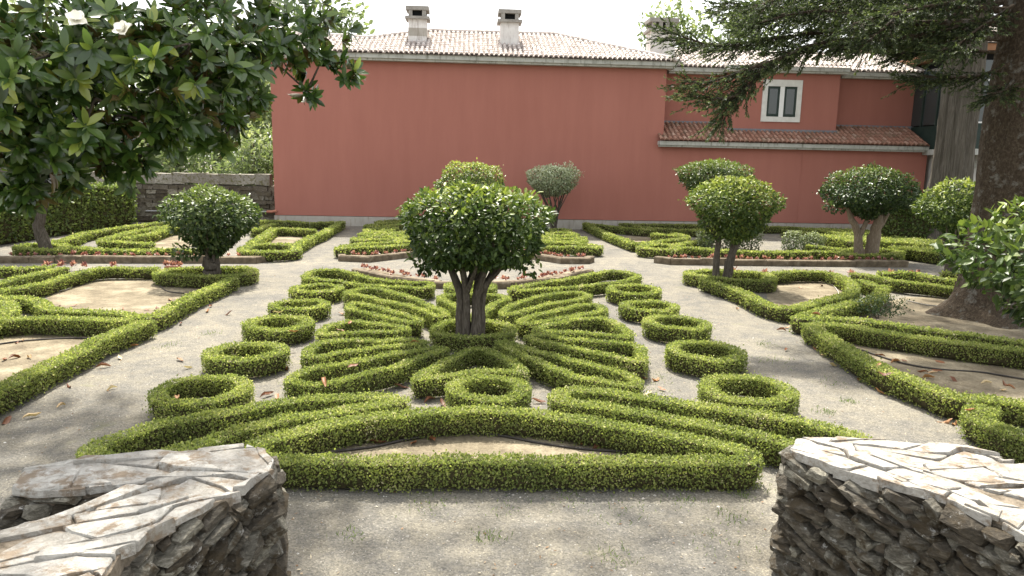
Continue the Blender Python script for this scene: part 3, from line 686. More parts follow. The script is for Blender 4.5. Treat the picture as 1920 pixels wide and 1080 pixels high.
SOIL = [
    [(-8.7, 15.8), (-8.78, 17.04), (-7.23, 17.6), (-5.59, 17.08), (-5.65, 14.42), (-5.75, 13.42), (-7.49, 13.55)],
    [(-8.26, 12.17), (-5.68, 12.43), (-5.6, 10.02), (-5.72, 8.29)],
    [(7.77, 17.89), (9.36, 18.15), (9.08, 16.8), (7.96, 15.34), (6.5, 14.47), (6.65, 15.66)],
    [(6.16, 11.75), (7.05, 11.07), (8.99, 10.16), (7.39, 8.26), (6.5, 8.46), (6.08, 9.23)],
    [(7.45, 13.48), (9.8, 15.8), (11.88, 15.9), (11.09, 12.67), (9.93, 11.29), (8.11, 12.81)],
    [(-1.96, 7.02), (-0.98, 7.52), (0.16, 7.75), (1.3, 7.5), (2.57, 6.9), (1.16, 6.6), (-0.87, 6.62)],
    [(5.48, 28.41), (7.72, 29.75), (6.64, 26.68), (6.13, 26.62)],
    [(-6.84, 24.16), (-7.1, 27.92), (-5.68, 27.72), (-5.41, 24.63)],
    [(-11.45, 23.65), (-10.06, 22.69), (-8.85, 22.82), (-8.97, 27.66), (-11.78, 30.51), (-12.21, 27.22)],
]
FALLEN_LEAVES = [
    ('on the gravel of the left path', [(-4.96, 7.91), (-4.77, 8.05), (-4.91, 12.7), (-4.93, 14.24), (-3.8, 9.98), (-4.06, 10.38), (-4.95, 9.15), (-4.95, 10.04), (-4.93, 10.48), (-5.13, 11.95), (-5.02, 11.12), (-4.37, 13.52), (-4.83, 13.79), (-4.65, 8.4), (-4.38, 9.05)]),
    ('on the soil between left rings and fan', [(-2.43, 8.8), (-2.29, 8.74), (-2.48, 9.96), (-1.54, 8.84), (-1.78, 13.85), (-2.33, 13.59), (-2.2, 13.69)]),
    ('on the soil beside the triangular hedge', [(-0.83, 9.12), (-0.44, 8.6), (-0.28, 8.44), (-0.37, 7.89)]),
    ('on the soil inside the spindle hedge', [(-0.9, 7.24), (-0.53, 7.23), (-0.34, 7.33), (-0.77, 7.41), (1.18, 7.22), (1.33, 7.07), (1.38, 7.13)]),
    ('on the soil inside the front bed on the left', [(-6.36, 10.46), (-6.17, 10.47), (-6.44, 10.35), (-6.84, 11.38), (-6.81, 11.45)]),
    ('on the bare soil bed beyond the left path hedge', [(-7.69, 14.13), (-7.45, 14.19), (-6.44, 13.93), (-5.97, 13.85), (-5.86, 14.05), (-5.94, 14.86)]),
    ('on the soil between right rings and fan', [(2.53, 9.05), (2.31, 8.89), (2.4, 9.54), (2.56, 9.49), (1.07, 8.74), (0.88, 8.54)]),
    ('along the edge of the right path', [(5.49, 14.38), (5.6, 12.49), (5.82, 12.7), (5.89, 12.17), (5.6, 11.17), (5.53, 10.75), (5.4, 10.21), (5.39, 9.46), (5.38, 8.92), (5.08, 11.1), (5.62, 7.78), (5.53, 7.83)]),
    ('on the soil inside the front bed on the right', [(6.43, 10.76), (6.47, 10.39), (6.64, 10.46), (6.55, 9.86), (6.67, 9.86), (6.8, 9.91), (6.45, 9.57), (6.75, 9.47), (7.14, 9.35), (7.38, 9.25), (7.34, 9.16), (7.13, 9.01), (7.19, 10.4), (7.93, 10.32)]),
    ('on the shaded soil near the conifer roots', [(10.27, 16.59), (9.87, 14.66), (10.11, 14.67), (9.93, 13.51), (8.02, 17.06), (8.71, 17.4)]),
]
LEAVES_ON_HEDGES = [(-1.87, 11.62), (-1.93, 11.1), (-0.75, 10.39), (-1.44, 9.15), (-1.66, 8.46), (-3.12, 7.85), (-3.2, 12.41), (-2.61, 11.01), (5.54, 7.44), (5.51, 9.22), (6.24, 12.56), (5.83, 14.44), (5.4, 8.87)]
# ------------------------------------------------------------------ the ground
def sheet(name, poly, z, mat):
    mb = MB()
    v = [(x, y, z) for x, y in poly]
    mb.add(v, [tuple(range(len(v)))])
    return mb.build(name, mat)

g = MB()
g.add([(-500, -300, 0), (500, -300, 0), (500, 900, 0), (-500, 900, 0)], [(0, 1, 2, 3)])
tag(g.build('gravel_ground', 'gravel'), kind='structure')
def soil_sheet(poly):
    """bed of bare earth with a ragged edge, 4 mm above the gravel"""
    line, ln = smooth_line(poly, True, 0.12)
    c = line.mean(axis=0)
    j = 1 + 0.03 * RNG.normal(size=(len(line), 1))
    line = c + (line - c) * j
    mb = MB()
    k = len(line)
    v = np.concatenate([np.column_stack([line, np.full(k, 0.004)]), [[c[0], c[1], 0.012]]])
    mb.add(v, [(i, (i + 1) % k, k) for i in range(k)])
    tag(mb.build('soil_bed', 'soil'), kind='structure')
for poly in SOIL:
    soil_sheet(poly)
def ellipse(cx, cy, rx, ry, n=14):
    return [(cx + rx * math.cos(a), cy + ry * math.sin(a)) for a in np.linspace(0, 2 * math.pi, n, endpoint=False)]
for (c, dia, lab, grp) in RINGS:
    soil_sheet(ellipse(c[0], c[1], dia * 0.38, dia * 0.38))

# ------------------------------------------------------------------ the red house
HY = 32.0
house = thing('red_house', 'long windowless red plastered house with tiled hip roof behind the parterre', 'house', (0, HY, 0))
def hpart(mb, name, mats, parent=house, smooth=False):
    o = mb.build(name, mats, parent, smooth)
    o.matrix_parent_inverse = Matrix.Translation((0, -HY, 0)) if parent is house else Matrix.Identity(4)
    return o
XL, XR, XE = -8.2, 8.4, 20.3
mb = MB()
mb.box(XL, XR, HY, HY + 9, 0.42, 6.86)
hpart(mb, 'wall', 'red_plaster')
mb = MB()
mb.box(XR + 0.002, XE, HY, HY + 1.6, 0.42, 3.62)
hpart(mb, 'lower_wing_wall', 'red_plaster')
mb = MB()
mb.box(XR + 0.004, XE, HY + 1.3, HY + 8, 3.62, 6.82)
hpart(mb, 'upper_wing_wall', 'red_plaster')
mb = MB()
mb.box(11.4, 16.32, HY + 0.6, HY + 1.298, 4.2, 6.9)
hpart(mb, 'window_bay_wall', 'red_plaster')
mb = MB()
mb.box(XL - 0.03, XE, HY - 0.04, HY + 0.3, -0.05, 0.40)
hpart(mb, 'plinth', 'plinth_plaster')
mb = MB()   # vertical plaster joint on the wing
mb.box(14.62, 14.66, HY - 0.012, HY, 0.45, 3.5)
hpart(mb, 'plaster_joint', 'red_plaster')
mb = MB()   # low grille in the shaded end
mb.box(18.6, 18.85, HY - 0.015, HY, 2.2, 2.55); mb.box(19.0, 19.25, HY - 0.015, HY, 2.2, 2.55)
hpart(mb, 'wall_vent', 'void_black')
# cornices
def cornice(x0, x1, y0, y1, z0, z1, name='cornice'):
    mb = MB()
    h = z1 - z0
    mb.box(x0, x1, y0 + 0.10, y1, z0, z0 + h * 0.32)
    mb.box(x0 - 0.04, x1 + 0.04, y0, y1, z0 + h * 0.32 + 0.001, z1)
    return hpart(mb, name, 'concrete_cornice')
cornice(XL - 0.3, XR + 0.28, HY - 0.42, HY + 0.3, 6.86, 7.12)
cornice(XR + 0.35, 11.2, HY + 0.85, HY + 1.6, 6.82, 7.08)
cornice(11.25, 16.5, HY + 0.22, HY + 1.3, 6.9, 7.16)
cornice(16.56, XE, HY + 0.85, HY + 1.6, 6.82, 7.08)
cornice(8.2, XE - 0.25, HY - 0.4, HY + 0.02, 3.62, 3.86, 'lean_to_cornice')
mb = MB()   # lead flashing above the lean-to roof
mb.box(XR + 0.01, 11.38, HY + 1.22, HY + 1.299, 4.62, 4.80)
mb.box(11.38, 16.35, HY + 0.52, HY + 0.599, 4.34, 4.50)
mb.box(16.36, XE - 0.02, HY + 1.22, HY + 1.299, 4.62, 4.80)
hpart(mb, 'flashing', 'lead_flashing')

# clay tiles: rounded courses of cover tiles over pan tiles, real geometry
def tile_slope(name, mat, x0, x1, y0, z0, slope, top, pitch=0.205, course=0.34, r=0.075, cut=None):
    """top(x) = how far up (plan metres from the eave) the slope reaches at x"""
    mb = MB()
    ca = 1 / math.sqrt(1 + slope * slope); sa = slope * ca
    nx = int(round((x1 - x0) / pitch))
    prof = [(-r, 0.0), (-r * 0.72, r * 0.62), (0, r * 0.95), (r * 0.72, r * 0.62), (r, 0.0)]
    mid = [(r * 0.98, 0.004), (pitch * 0.5, -0.03), (pitch - r * 0.98, 0.004)]
    for i in range(nx):
        xc = x0 + (i + 0.5) * pitch
        run = top(xc)
        start = cut(xc) if cut else 0.0
        if run - start < 0.08:
            continue
        k = max(1, int(math.ceil((run - start) / (course * ca))))
        for c in range(k):
            u0 = start + c * course * ca - 0.03
            u1 = min(start + (c + 1) * course * ca + 0.015, run)
            if u1 - u0 < 0.04:
                continue
            jx = random.gauss(0, 0.006); jz = random.gauss(0, 0.004)
            t = min(1, max(0, random.gauss(0.5, 0.24)))
            V = []
            for (px, pz), sc in [(q, 1.0) for q in prof] + [(q, 0.86) for q in prof]:
                low = sc == 1.0
                u = u0 if low else u1
                zz = z0 + slope * u + pz * sc * 1.0 + (0.022 if low else 0.0) + jz
                V.append((xc + px * sc + jx, y0 + u, zz))
            mb.add(V, [(j, j + 1, j + 6, j + 5) for j in range(4)], 0, t)
            mb.add(V[:5], [(4, 3, 2, 1, 0)], 0, 0.0)
            V = []
            for u, dz in ((u0, 0.012), (u1, -0.01)):
                for (px, pz) in mid:
                    V.append((xc + px, y0 + u, z0 + slope * u + pz + dz))
            mb.add(V, [(0, 1, 4, 3), (1, 2, 5, 4)], 0, max(0, t - 0.25))
    o = hpart(mb, name, mat)
    o['kind'] = 'stuff'
    return o
SL = 0.385
def main_top(x):
    xs = [-8.7, -5.6, -4.5, -1.7, 4.0, 8.8]
    zs = [8.12, 8.08, 7.98, 8.66, 8.68, 7.10]
    return (np.interp(x, xs, zs) - 7.14) / SL
tile_slope('roof_tiles', 'roof_tile', -8.62, 8.78, HY - 0.55, 7.17, SL, main_top)
mb = MB()   # roof body under the tiles, and its far side
pr = [(-8.6, 8.12), (-5.6, 8.08), (-4.5, 7.98), (-1.7, 8.66), (4.0, 8.68), (8.7, 7.14)]
for (xa, za), (xb, zb) in zip(pr[:-1], pr[1:]):
    ya = HY - 0.5 + (za - 7.14) / SL; yb = HY - 0.5 + (zb - 7.14) / SL
    mb.add([(xa, HY - 0.5, 7.121), (xb, HY - 0.5, 7.121), (xb, yb, zb - 0.02), (xa, ya, za - 0.02)], [(0, 1, 2, 3)])
    mb.add([(xa, ya, za - 0.02), (xb, yb, zb - 0.02), (xb, HY + 9, 7.121), (xa, HY + 9, 7.121)], [(0, 1, 2, 3)])
hpart(mb, 'roof_deck', 'roof_tile')
mb = MB()   # ridge and hip cover tiles
def ridge(a, b, rad=0.10):
    L_ = math.dist(a, b); k = max(2, int(L_ / 0.4))
    A, B = np.array(a), np.array(b)
    for i in range(k):
        p = A + (B - A) * (i / k); q = A + (B - A) * ((i + 1.08) / k)
        tube(mb, [p, q], [rad * 1.04, rad * 0.9], 8, 0, 0.0, random.uniform(0.2, 0.8))
zr = lambda x: (x, HY - 0.55 + main_top(x) , 7.15 + SL * main_top(x) + 0.03)
for xa, xb in ((-8.6, -5.6), (-5.6, -4.5), (-4.5, -1.7), (-1.7, 4.0), (4.0, 8.7)):
    ridge(zr(xa), zr(xb))
o = hpart(mb, 'ridge_tiles', 'roof_tile', smooth=True); o['kind'] = 'stuff'
# wing roofs
tile_slope('wing_roof_tiles', 'roof_tile', 8.5, 20.4, HY + 0.75, 7.13, 0.36, lambda x: 3.2, cut=lambda x: 0.0 if not (11.2 < x < 16.5) else 0.0)
tile_slope('bay_roof_tiles', 'roof_tile', 11.2, 16.55, HY + 0.12, 7.20, 0.36, lambda x: 0.62)
mb = MB()
mb.add([(8.45, HY + 0.8, 7.09), (20.35, HY + 0.8, 7.09), (20.35, HY + 3.95, 8.22), (8.45, HY + 3.95, 8.22), (8.45, HY + 8, 7.0), (20.35, HY + 8, 7.0)], [(0, 1, 2, 3), (3, 2, 5, 4)])
hpart(mb, 'wing_roof_deck', 'roof_tile')
# lean-to roof
tile_slope('lean_to_tiles', 'lean_to_tile', 8.12, XE - 0.2, HY - 0.5, 3.91, 0.47,
           lambda x: 1.0 if 11.38 < x < 16.34 else 1.72)
mb = MB()
mb.add([(8.2, HY - 0.42, 3.865), (XE - 0.2, HY - 0.42, 3.865), (XE - 0.2, HY + 1.25, 4.64), (8.45, HY + 1.25, 4.64)], [(0, 1, 2, 3)])
hpart(mb, 'lean_to_deck', 'lean_to_tile')
# window
win = bpy.data.objects.new('window', None); COL.objects.link(win); win.parent = house
win.location = (13.74, 0.6, 5.72)
def wpart(mb, name, mat):
    return mb.build(name, mat, win)
mb = MB()
mb.box(-0.88, 0.88, -0.06, 0.05, 0.62, 0.90); mb.box(-0.88, 0.88, -0.06, 0.05, -0.90, -0.68)
mb.box(-0.88, -0.66, -0.06, 0.05, -0.679, 0.619); mb.box(0.66, 0.88, -0.06, 0.05, -0.679, 0.619)
wpart(mb, 'stone_surround', 'window_stone')
mb = MB(); mb.box(-0.10, 0.10, -0.045, 0.05, -0.678, 0.618)
wpart(mb, 'mullion', 'white_paint')
for s in (-1, 1):
    x0, x1 = (-0.658, -0.102) if s < 0 else (0.102, 0.658)
    mb = MB()
    mb.box(x0, x1, -0.035, -0.002, 0.52, 0.617); mb.box(x0, x1, -0.035, -0.002, -0.677, -0.56)
    mb.box(x0, x0 + 0.09, -0.035, -0.002, -0.559, 0.519); mb.box(x1 - 0.09, x1, -0.035, -0.002, -0.559, 0.519)
    wpart(mb, 'sash', 'green_paint')
    mb = MB(); mb.box(x0 + 0.09, x1 - 0.09, -0.018, -0.004, -0.559, 0.519)
    wpart(mb, 'pane', 'pane_glass')
# chimneys
def chimney(cx, y, zb, zt, w, d, band, holes):
    c = bpy.data.objects.new('chimney', None); COL.objects.link(c); c.parent = house
    c.location = (cx, y - HY, zb)
    h = zt - zb
    mb = MB(); mb.box(-w / 2, w / 2, -d / 2, d / 2, -0.35, h * 0.62)
    mb.build('shaft', 'chimney_plaster', c)
    if band:
        mb = MB(); mb.box(-w / 2 - 0.004, w / 2 + 0.004, -d / 2 - 0.004, d / 2 + 0.004, h * 0.12, h * 0.36)
        mb.build('patch', 'plinth_plaster', c)
    mb = MB(); mb.box(-w / 2 - 0.13, w / 2 + 0.13, -d / 2 - 0.13, d / 2 + 0.13, h * 0.62 + 0.001, h * 0.70)
    mb.build('lower_slab', 'chimney_cap', c)
    mb = MB(); mb.box(-w / 2 + 0.14, w / 2 - 0.14, -d / 2 + 0.14, d / 2 - 0.14, h * 0.70 + 0.001, h * 0.88)
    mb.build('flue', 'void_black', c)
    for i in range(holes + 1):
        for sy in (-1, 1):
            x = -w / 2 + 0.02 + (w - 0.2) * i / holes
            mb = MB()
            mb.box(x, x + 0.16, sy * d / 2 - 0.08, sy * d / 2 + 0.08, h * 0.70 + 0.002, h * 0.88)
            mb.build('vent_post', 'chimney_cap', c)
    mb = MB(); mb.box(-w / 2 - 0.10, w / 2 + 0.10, -d / 2 - 0.10, d / 2 + 0.10, h * 0.88 + 0.003, h)
    mb.build('top_slab', 'chimney_cap', c)
chimney(-2.24, 33.7, 7.95, 9.34, 0.78, 0.78, True, 1)
chimney(1.74, 33.7, 7.93, 9.32, 0.80, 0.80, False, 1)
chimney(8.62, 34.2, 7.75, 9.26, 1.12, 0.9, False, 3)

# ------------------------------------------------------------------ gallery house at the right end
gal = thing('gallery_house', 'grey house with dark green glazed gallery on stone brackets behind the fluted trunk', 'house', (23.5, 30.0, 0))
def gpart(mb, name, mat):
    o = mb.build(name, mat, gal); o.matrix_parent_inverse = Matrix.Translation((-23.5, -30.0, 0)); return o
mb = MB(); mb.box(20.5, 34, 29.9, 44, 0, 3.5); gpart(mb, 'ground_floor_wall', 'pale_render')
mb = MB(); mb.box(20.05, 34, 29.0, 44, 3.501, 3.74); gpart(mb, 'gallery_slab', 'concrete_cornice')
mb = MB(); mb.box(20.6, 34, 29.6, 44, 3.741, 7.55); gpart(mb, 'upper_wall', 'void_black')
mb = MB(); mb.box(20.15, 34, 29.06, 29.14, 3.741, 4.75); mb.box(20.15, 20.23, 29.141, 33.3, 3.741, 4.75)
gpart(mb, 'gallery_panel', 'green_paint')
for i in range(9):
    x = 20.15 + i * 1.05
    mb = MB(); mb.box(x, x + 0.10, 29.03, 29.15, 4.751, 7.3); gpart(mb, 'gallery_post', 'green_paint')
    mb = MB(); mb.box(x + 0.101, x + 1.049, 29.08, 29.11, 4.80, 7.2); gpart(mb, 'pane', 'pane_glass')
    mb = MB()
    for z in (4.751, 5.55, 6.4):
        mb.box(x + 0.1005, x + 1.0495, 29.05, 29.13, z, z + 0.06)
    gpart(mb, 'glazing_bars', 'white_paint')
for i in range(4):
    y = 29.3 + i * 1.05
    mb = MB(); mb.box(20.13, 20.25, y, y + 0.1, 4.751, 7.3); gpart(mb, 'gallery_post', 'green_paint')
    mb = MB(); mb.box(20.18, 20.21, y + 0.101, y + 1.049, 4.80, 7.2); gpart(mb, 'pane', 'pane_glass')
for i in range(6):
    x = 20.7 + i * 1.6
    mb = MB()
    v = [(29.1, 3.5), (29.9, 3.5), (29.9, 2.9), (29.7, 2.95), (29.5, 3.15), (29.2, 3.3)]
    n_ = len(v)
    V = [(x, a, b) for a, b in v] + [(x + 0.25, a, b) for a, b in v]
    mb.add(V, [tuple(range(n_ - 1, -1, -1)), tuple(range(n_, 2 * n_))])
    mb.add(V, [(j, (j + 1) % n_, n_ + (j + 1) % n_, n_ + j) for j in range(n_)])
    gpart(mb, 'bracket', 'concrete_cornice')
mb = MB(); mb.box(19.9, 34, 28.9, 44, 7.551, 7.8); gpart(mb, 'cornice', 'rust_plaster')
hy_keep = HY
gh = MB()
def gal_tiles():
    old = house
    k = 0
    mbx = MB()
    pitch = 0.22
    for i in range(int((34 - 19.7) / pitch)):
        xc = 19.7 + i * pitch
        for c in range(16):
            u0 = c * 0.33; u1 = u0 + 0.36
            t = min(1, max(0, random.gauss(0.5, 0.22)))
            V = []
            for u, s in ((u0, 1.0), (u1, 0.86)):
                for a in (-1, -0.7, 0, 0.7, 1):
                    V.append((xc + a * 0.085 * s, 28.7 + u, 7.86 + 0.36 * u + (1 - abs(a) ** 2) * 0.08 + (0.02 if s == 1.0 else 0)))
            mbx.add(V, [(j, j + 1, j + 6, j + 5) for j in range(4)], 0, t)
    o = gpart(mbx, 'roof_tiles', 'roof_tile'); o['kind'] = 'stuff'
    mbx = MB(); mbx.add([(19.75, 28.75, 7.81), (34, 28.75, 7.81), (34, 34.2, 9.75), (19.75, 34.2, 9.75), (19.75, 44, 7.81), (34, 44, 7.81)], [(0, 1, 2, 3), (3, 2, 5, 4)])
    gpart(mbx, 'roof_deck', 'roof_tile')
gal_tiles()

# ------------------------------------------------------------------ stones
HULLS = []
def hull_mesh(name, mat, npts, sx, sy, sz, boxy=0.75):
    bm = bmesh.new()
    for _ in range(npts):
        p = RNG.uniform(-1, 1, 3)
        m = max(abs(p))
        p = p / m * boxy + unit(p[None])[0] * (1 - boxy)
        p += RNG.normal(size=3) * 0.045
        bm.verts.new((p[0] * sx / 2, p[1] * sy / 2, p[2] * sz / 2))
    bmesh.ops.convex_hull(bm, input=bm.verts)
    bmesh.ops.delete(bm, geom=[v for v in bm.verts if not v.link_faces], context='VERTS')
    me = bpy.data.meshes.new(name)
    bm.to_mesh(me); bm.free()
    me.materials.append(MATS[mat])
    return me

def clip(poly, p, nrm):
    out = []
    k = len(poly)
    for i in range(k):
        a, b = poly[i], poly[(i + 1) % k]
        da = (a[0] - p[0]) * nrm[0] + (a[1] - p[1]) * nrm[1]
        db = (b[0] - p[0]) * nrm[0] + (b[1] - p[1]) * nrm[1]
        if da >= 0: out.append(a)
        if da * db < 0:
            t = da / (da - db)
            out.append((a[0] + (b[0] - a[0]) * t, a[1] + (b[1] - a[1]) * t))
    return out
def area(p):
    return abs(sum(p[i][0] * p[(i + 1) % len(p)][1] - p[(i + 1) % len(p)][0] * p[i][1] for i in range(len(p)))) / 2
def tidy(p):
    q = []
    for a in p:
        if not q or math.dist(a, q[-1]) > 0.012: q.append(a)
    if len(q) > 2 and math.dist(q[0], q[-1]) < 0.012: q.pop()
    return q
def slab_cells(poly, ang, w0, w1, l0, l1):
    """split schist laid across the wall: crooked strips, each broken at random"""
    c = np.mean(poly, axis=0)
    def lines(base, span0, span1, g0, g1, jit):
        out = []; t = span0
        while t < span1:
            t += random.uniform(g0, g1)
            a = base + random.gauss(0, jit)
            out.append((t, np.array([-math.sin(a), math.cos(a)])))
        return out
    d = np.array([math.cos(ang), math.sin(ang)]); e = np.array([-d[1], d[0]])
    ts = [np.dot(np.array(q) - c, e) for q in poly]
    cells = []; prev = (min(ts) - 0.05, e)
    for cur in lines(ang, min(ts), max(ts) + w1, w0, w1, 0.24):
        strip = clip(clip(poly, c + e * prev[0], prev[1]), c + e * cur[0], -cur[1])
        tm = (prev[0] + cur[0]) / 2
        prev = cur
        if len(strip) < 3: continue
        us = [np.dot(np.array(q) - c, d) for q in strip]
        pu = (min(us) - 0.05, d)
        for (u, nn) in lines(ang - math.pi / 2, min(us), max(us) + l1, l0, l1, 0.75):
            piece = tidy(clip(clip(strip, c + d * pu[0] + e * tm, pu[1]), c + d * u + e * tm, -nn))
            pu = (u, nn)
            if len(piece) >= 3 and area(piece) > 0.002: cells.append(piece)
    return cells
def dry_wall(name, label, polys, faces, ztop, base_z, cells, seed):
    random.seed(seed)
    cx, cy = polys[0][0]
    w = thing(name, label, 'stone wall', (cx, cy, 0))
    inv = Matrix.Translation((-cx, -cy, 0))
    for poly in polys:                                    # mortared heart of the wall
        c = np.mean(poly, axis=0)
        pin = [tuple(np.array(q) + unit((c - np.array(q))[None])[0] * 0.05) for q in poly]
        mb = MB(); k = len(pin)
        V = [(x, y, base_z) for x, y in pin] + [(x, y, ztop - 0.022) for x, y in pin]
        mb.add(V, [tuple(range(k, 2 * k))]); mb.add(V, [(j, (j + 1) % k, k + (j + 1) % k, k + j) for j in range(k)])
        o = mb.build('mortar_core', 'mortar', w); o.matrix_parent_inverse = inv
    for piece in cells:                                   # slabs of the coping
        pc = np.mean(piece, axis=0)
        rag = []
        for a, b in zip(piece, piece[1:] + piece[:1]):
            rag.append(a)
            if math.dist(a, b) > 0.09:
                t_ = random.uniform(0.3, 0.7)
                nx_, ny_ = (b[1] - a[1]), -(b[0] - a[0]); q_ = random.gauss(0, 0.05)
                rag.append((a[0] + (b[0] - a[0]) * t_ + nx_ * q_, a[1] + (b[1] - a[1]) * t_ + ny_ * q_))
        piece = rag
        sh = [tuple(pc + (np.array(q) - pc) * (1 - 0.009 / max(0.03, math.dist(q, pc))) + RNG.normal(size=2) * 0.004) for q in piece]
        th = random.uniform(0.03, 0.08)
        tx, ty = random.gauss(0, 0.035), random.gauss(0, 0.035); dz = random.gauss(0.002, 0.008)
        V = []; k = len(sh)
        for s, zz in ((1.0, -th), (1.0, -0.008), (0.965, 0.0)):
            for q in sh:
                x = pc[0] + (q[0] - pc[0]) * s; y = pc[1] + (q[1] - pc[1]) * s
                V.append((x - pc[0], y - pc[1], zz + (0 if zz == -th else (x - pc[0]) * tx + (y - pc[1]) * ty + random.gauss(0, 0.0025))))
        mb = MB()
        mb.add(V, [tuple(range(2 * k, 3 * k))])
        mb.add(V, [(r * k + j, r * k + (j + 1) % k, (r + 1) * k + (j + 1) % k, (r + 1) * k + j) for r in (0, 1) for j in range(k)])
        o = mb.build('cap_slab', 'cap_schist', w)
        o.matrix_parent_inverse = inv; o.location = (pc[0], pc[1], ztop + dz)
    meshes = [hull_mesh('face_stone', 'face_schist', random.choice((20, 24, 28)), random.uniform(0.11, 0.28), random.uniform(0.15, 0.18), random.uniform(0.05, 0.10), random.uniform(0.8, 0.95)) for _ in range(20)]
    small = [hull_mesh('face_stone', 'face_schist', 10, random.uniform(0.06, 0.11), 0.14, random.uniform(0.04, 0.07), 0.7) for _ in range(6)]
    for (path, slant) in faces:                           # rubble of the faces
        P = np.array(path, dtype=float)
        d = np.concatenate([[0], np.cumsum(np.linalg.norm(np.diff(P, axis=0), axis=1))])
        z = 0.02; row = 0
        while z < ztop - 0.07:
            rh = random.uniform(0.05, 0.10)
            s = random.uniform(-0.1, 0.0)
            while s < d[-1]:
                big = random.random() < 0.8
                me = random.choice(meshes if big else small)
                ln = me.vertices and (max(v.co.x for v in me.vertices) - min(v.co.x for v in me.vertices))
                sc = random.uniform(0.75, 1.25)
                sm = min(max(s + ln * sc / 2, 0), d[-1])
                x = np.interp(sm, d, P[:, 0]); y = np.interp(sm, d, P[:, 1])
                i = min(np.searchsorted(d, sm, 'right') - 1, len(P) - 2); i = max(i, 0)
                t = P[i + 1] - P[i]; ang = math.atan2(t[1], t[0])
                zz = z + rh / 2 + random.gauss(0, 0.012)
                if zz < ztop - 0.055 - 0.05 * abs(slant):
                    o = link('face_stone', me, w)
                    o.matrix_parent_inverse = inv
                    nrm = np.array([t[1], -t[0]]) / np.linalg.norm(t)
                    out = random.uniform(-0.065, 0.012)
                    o.location = (x + nrm[0] * out, y + nrm[1] * out, zz)
                    o.rotation_euler = (random.gauss(0, 0.12), slant + random.gauss(0, 0.14), ang + random.gauss(0, 0.10))
                    o.scale = (sc, 1.0, random.uniform(0.85, 1.3) * rh / 0.072)
                s += ln * sc * random.uniform(0.78, 0.95)
            z += rh * 0.88; row += 1
    return w
ZW = 0.93
random.seed(5)
cells = slab_cells(WALL_LEFT_BACK, 0.25, 0.08, 0.2, 0.12, 0.38) + slab_cells(WALL_LEFT_FRONT, 0.50, 0.08, 0.2, 0.14, 0.42)
B_, F_ = WALL_LEFT_BACK, WALL_LEFT_FRONT
dry_wall('terrace_wall', 'rough schist wall in the shade with slab coping, forked, at the lower left', [B_, F_],
         [([F_[13], F_[12], F_[11], F_[10], F_[9], F_[8], F_[7], F_[6], F_[5], F_[4], B_[10], B_[9], B_[8], B_[7]], -0.42),
          ([B_[0], B_[16], B_[15], B_[14], B_[13]], 0.05), ([B_[2], B_[1], B_[0]], 0.0)], ZW, 0, cells, 21)
MIDL = (np.array((2.35, 4.85)), unit(np.array([[0.62, 0.6]]))[0])      # the coping changes direction along this line
cells = slab_cells(clip(WALL_RIGHT, MIDL[0] + np.array((0.55, -0.3)), MIDL[1]), -0.25, 0.06, 0.15, 0.14, 0.42) + slab_cells(clip(WALL_RIGHT, MIDL[0] + np.array((0.55, -0.3)), -MIDL[1]), -0.95, 0.06, 0.15, 0.14, 0.42)
W_ = WALL_RIGHT
dry_wall('terrace_wall', 'sunlit rough schist wall with bright slab coping at the lower right', [W_],
         [([W_[2], W_[1], W_[0], W_[18], W_[17], W_[16], W_[15], W_[14], W_[13], W_[12], W_[11]], 0.38)], ZW, 0, cells, 22)

# stone wall beside the house
rw = thing('garden_wall', 'old mossy rubble wall with pale capping between tall hedge and red house', 'stone wall', (-11, 32.3, 0))
inv = Matrix.Translation((11, -32.3, 0))
mb = MB(); mb.box(-24, -8.22, 32.36, 32.75, 0, 1.62); o = mb.build('mortar_core', 'mortar', rw); o.matrix_parent_inverse = inv
def block_mesh(name, mat, sx, sy, sz, j):
    mb = MB()
    V = [(x * sx / 2 + random.gauss(0, j), y * sy / 2 + random.gauss(0, j), z * sz / 2 + random.gauss(0, j)) for z in (-1, 1) for (x, y) in ((-1, -1), (1, -1), (1, 1), (-1, 1))]
    mb.add(V, [(0, 3, 2, 1), (4, 5, 6, 7), (0, 1, 5, 4), (1, 2, 6, 5), (2, 3, 7, 6), (3, 0, 4, 7)])
    return mb.mesh(name, [mat])
caps = [block_mesh('cap_stone', 'rear_cap_stone', 0.64, 0.5, 0.44, 0.02) for _ in range(6)]
x = -17.5
random.seed(31)
while x < -8.5:
    w_ = random.uniform(0.45, 0.85)
    o = link('cap_stone', random.choice(caps), rw); o.matrix_parent_inverse = inv
    o.location = (x + w_ / 2, 32.52, 1.85 + random.gauss(0.02, 0.02)); o.scale = (w_ / 0.62, 1, random.uniform(0.95, 1.08))
    x += w_ * 0.98
rubs = [block_mesh('rubble_stone', 'rear_wall_stone', random.uniform(0.3, 0.7), 0.3, random.uniform(0.16, 0.22), 0.018) for _ in range(12)]
z = 0.1
while z < 1.6:
    x = -15.0 + random.uniform(-0.3, 0)
    while x < -8.6:
        me = random.choice(rubs); ln = max(v.co.x for v in me.vertices) * 2
        o = link('rubble_stone', me, rw); o.matrix_parent_inverse = inv
        o.location = (x + ln / 2, 32.38 + random.gauss(0, 0.02), z + 0.08); o.rotation_euler = (0, random.gauss(0, 0.05), 0)
        x += ln * 0.97
    z += 0.19
mb = MB(); tube(mb, [(-13.6, 32.12, 0.50), (-11, 32.12, 0.52), (-8.55, 32.12, 0.545)], [0.028] * 3, 8)
pipe = mb.build('wall_pipe', 'grey_pipe', smooth=True)
tag(pipe, 'grey pipe running along the foot of the mossy rubble wall', 'pipe')
mb = MB(); tube(mb, [(-8.55, 32.12, 0.545), (-8.32, 31.9, 0.56), (-8.1, 31.88, 0.60)], [0.06] * 3, 8)
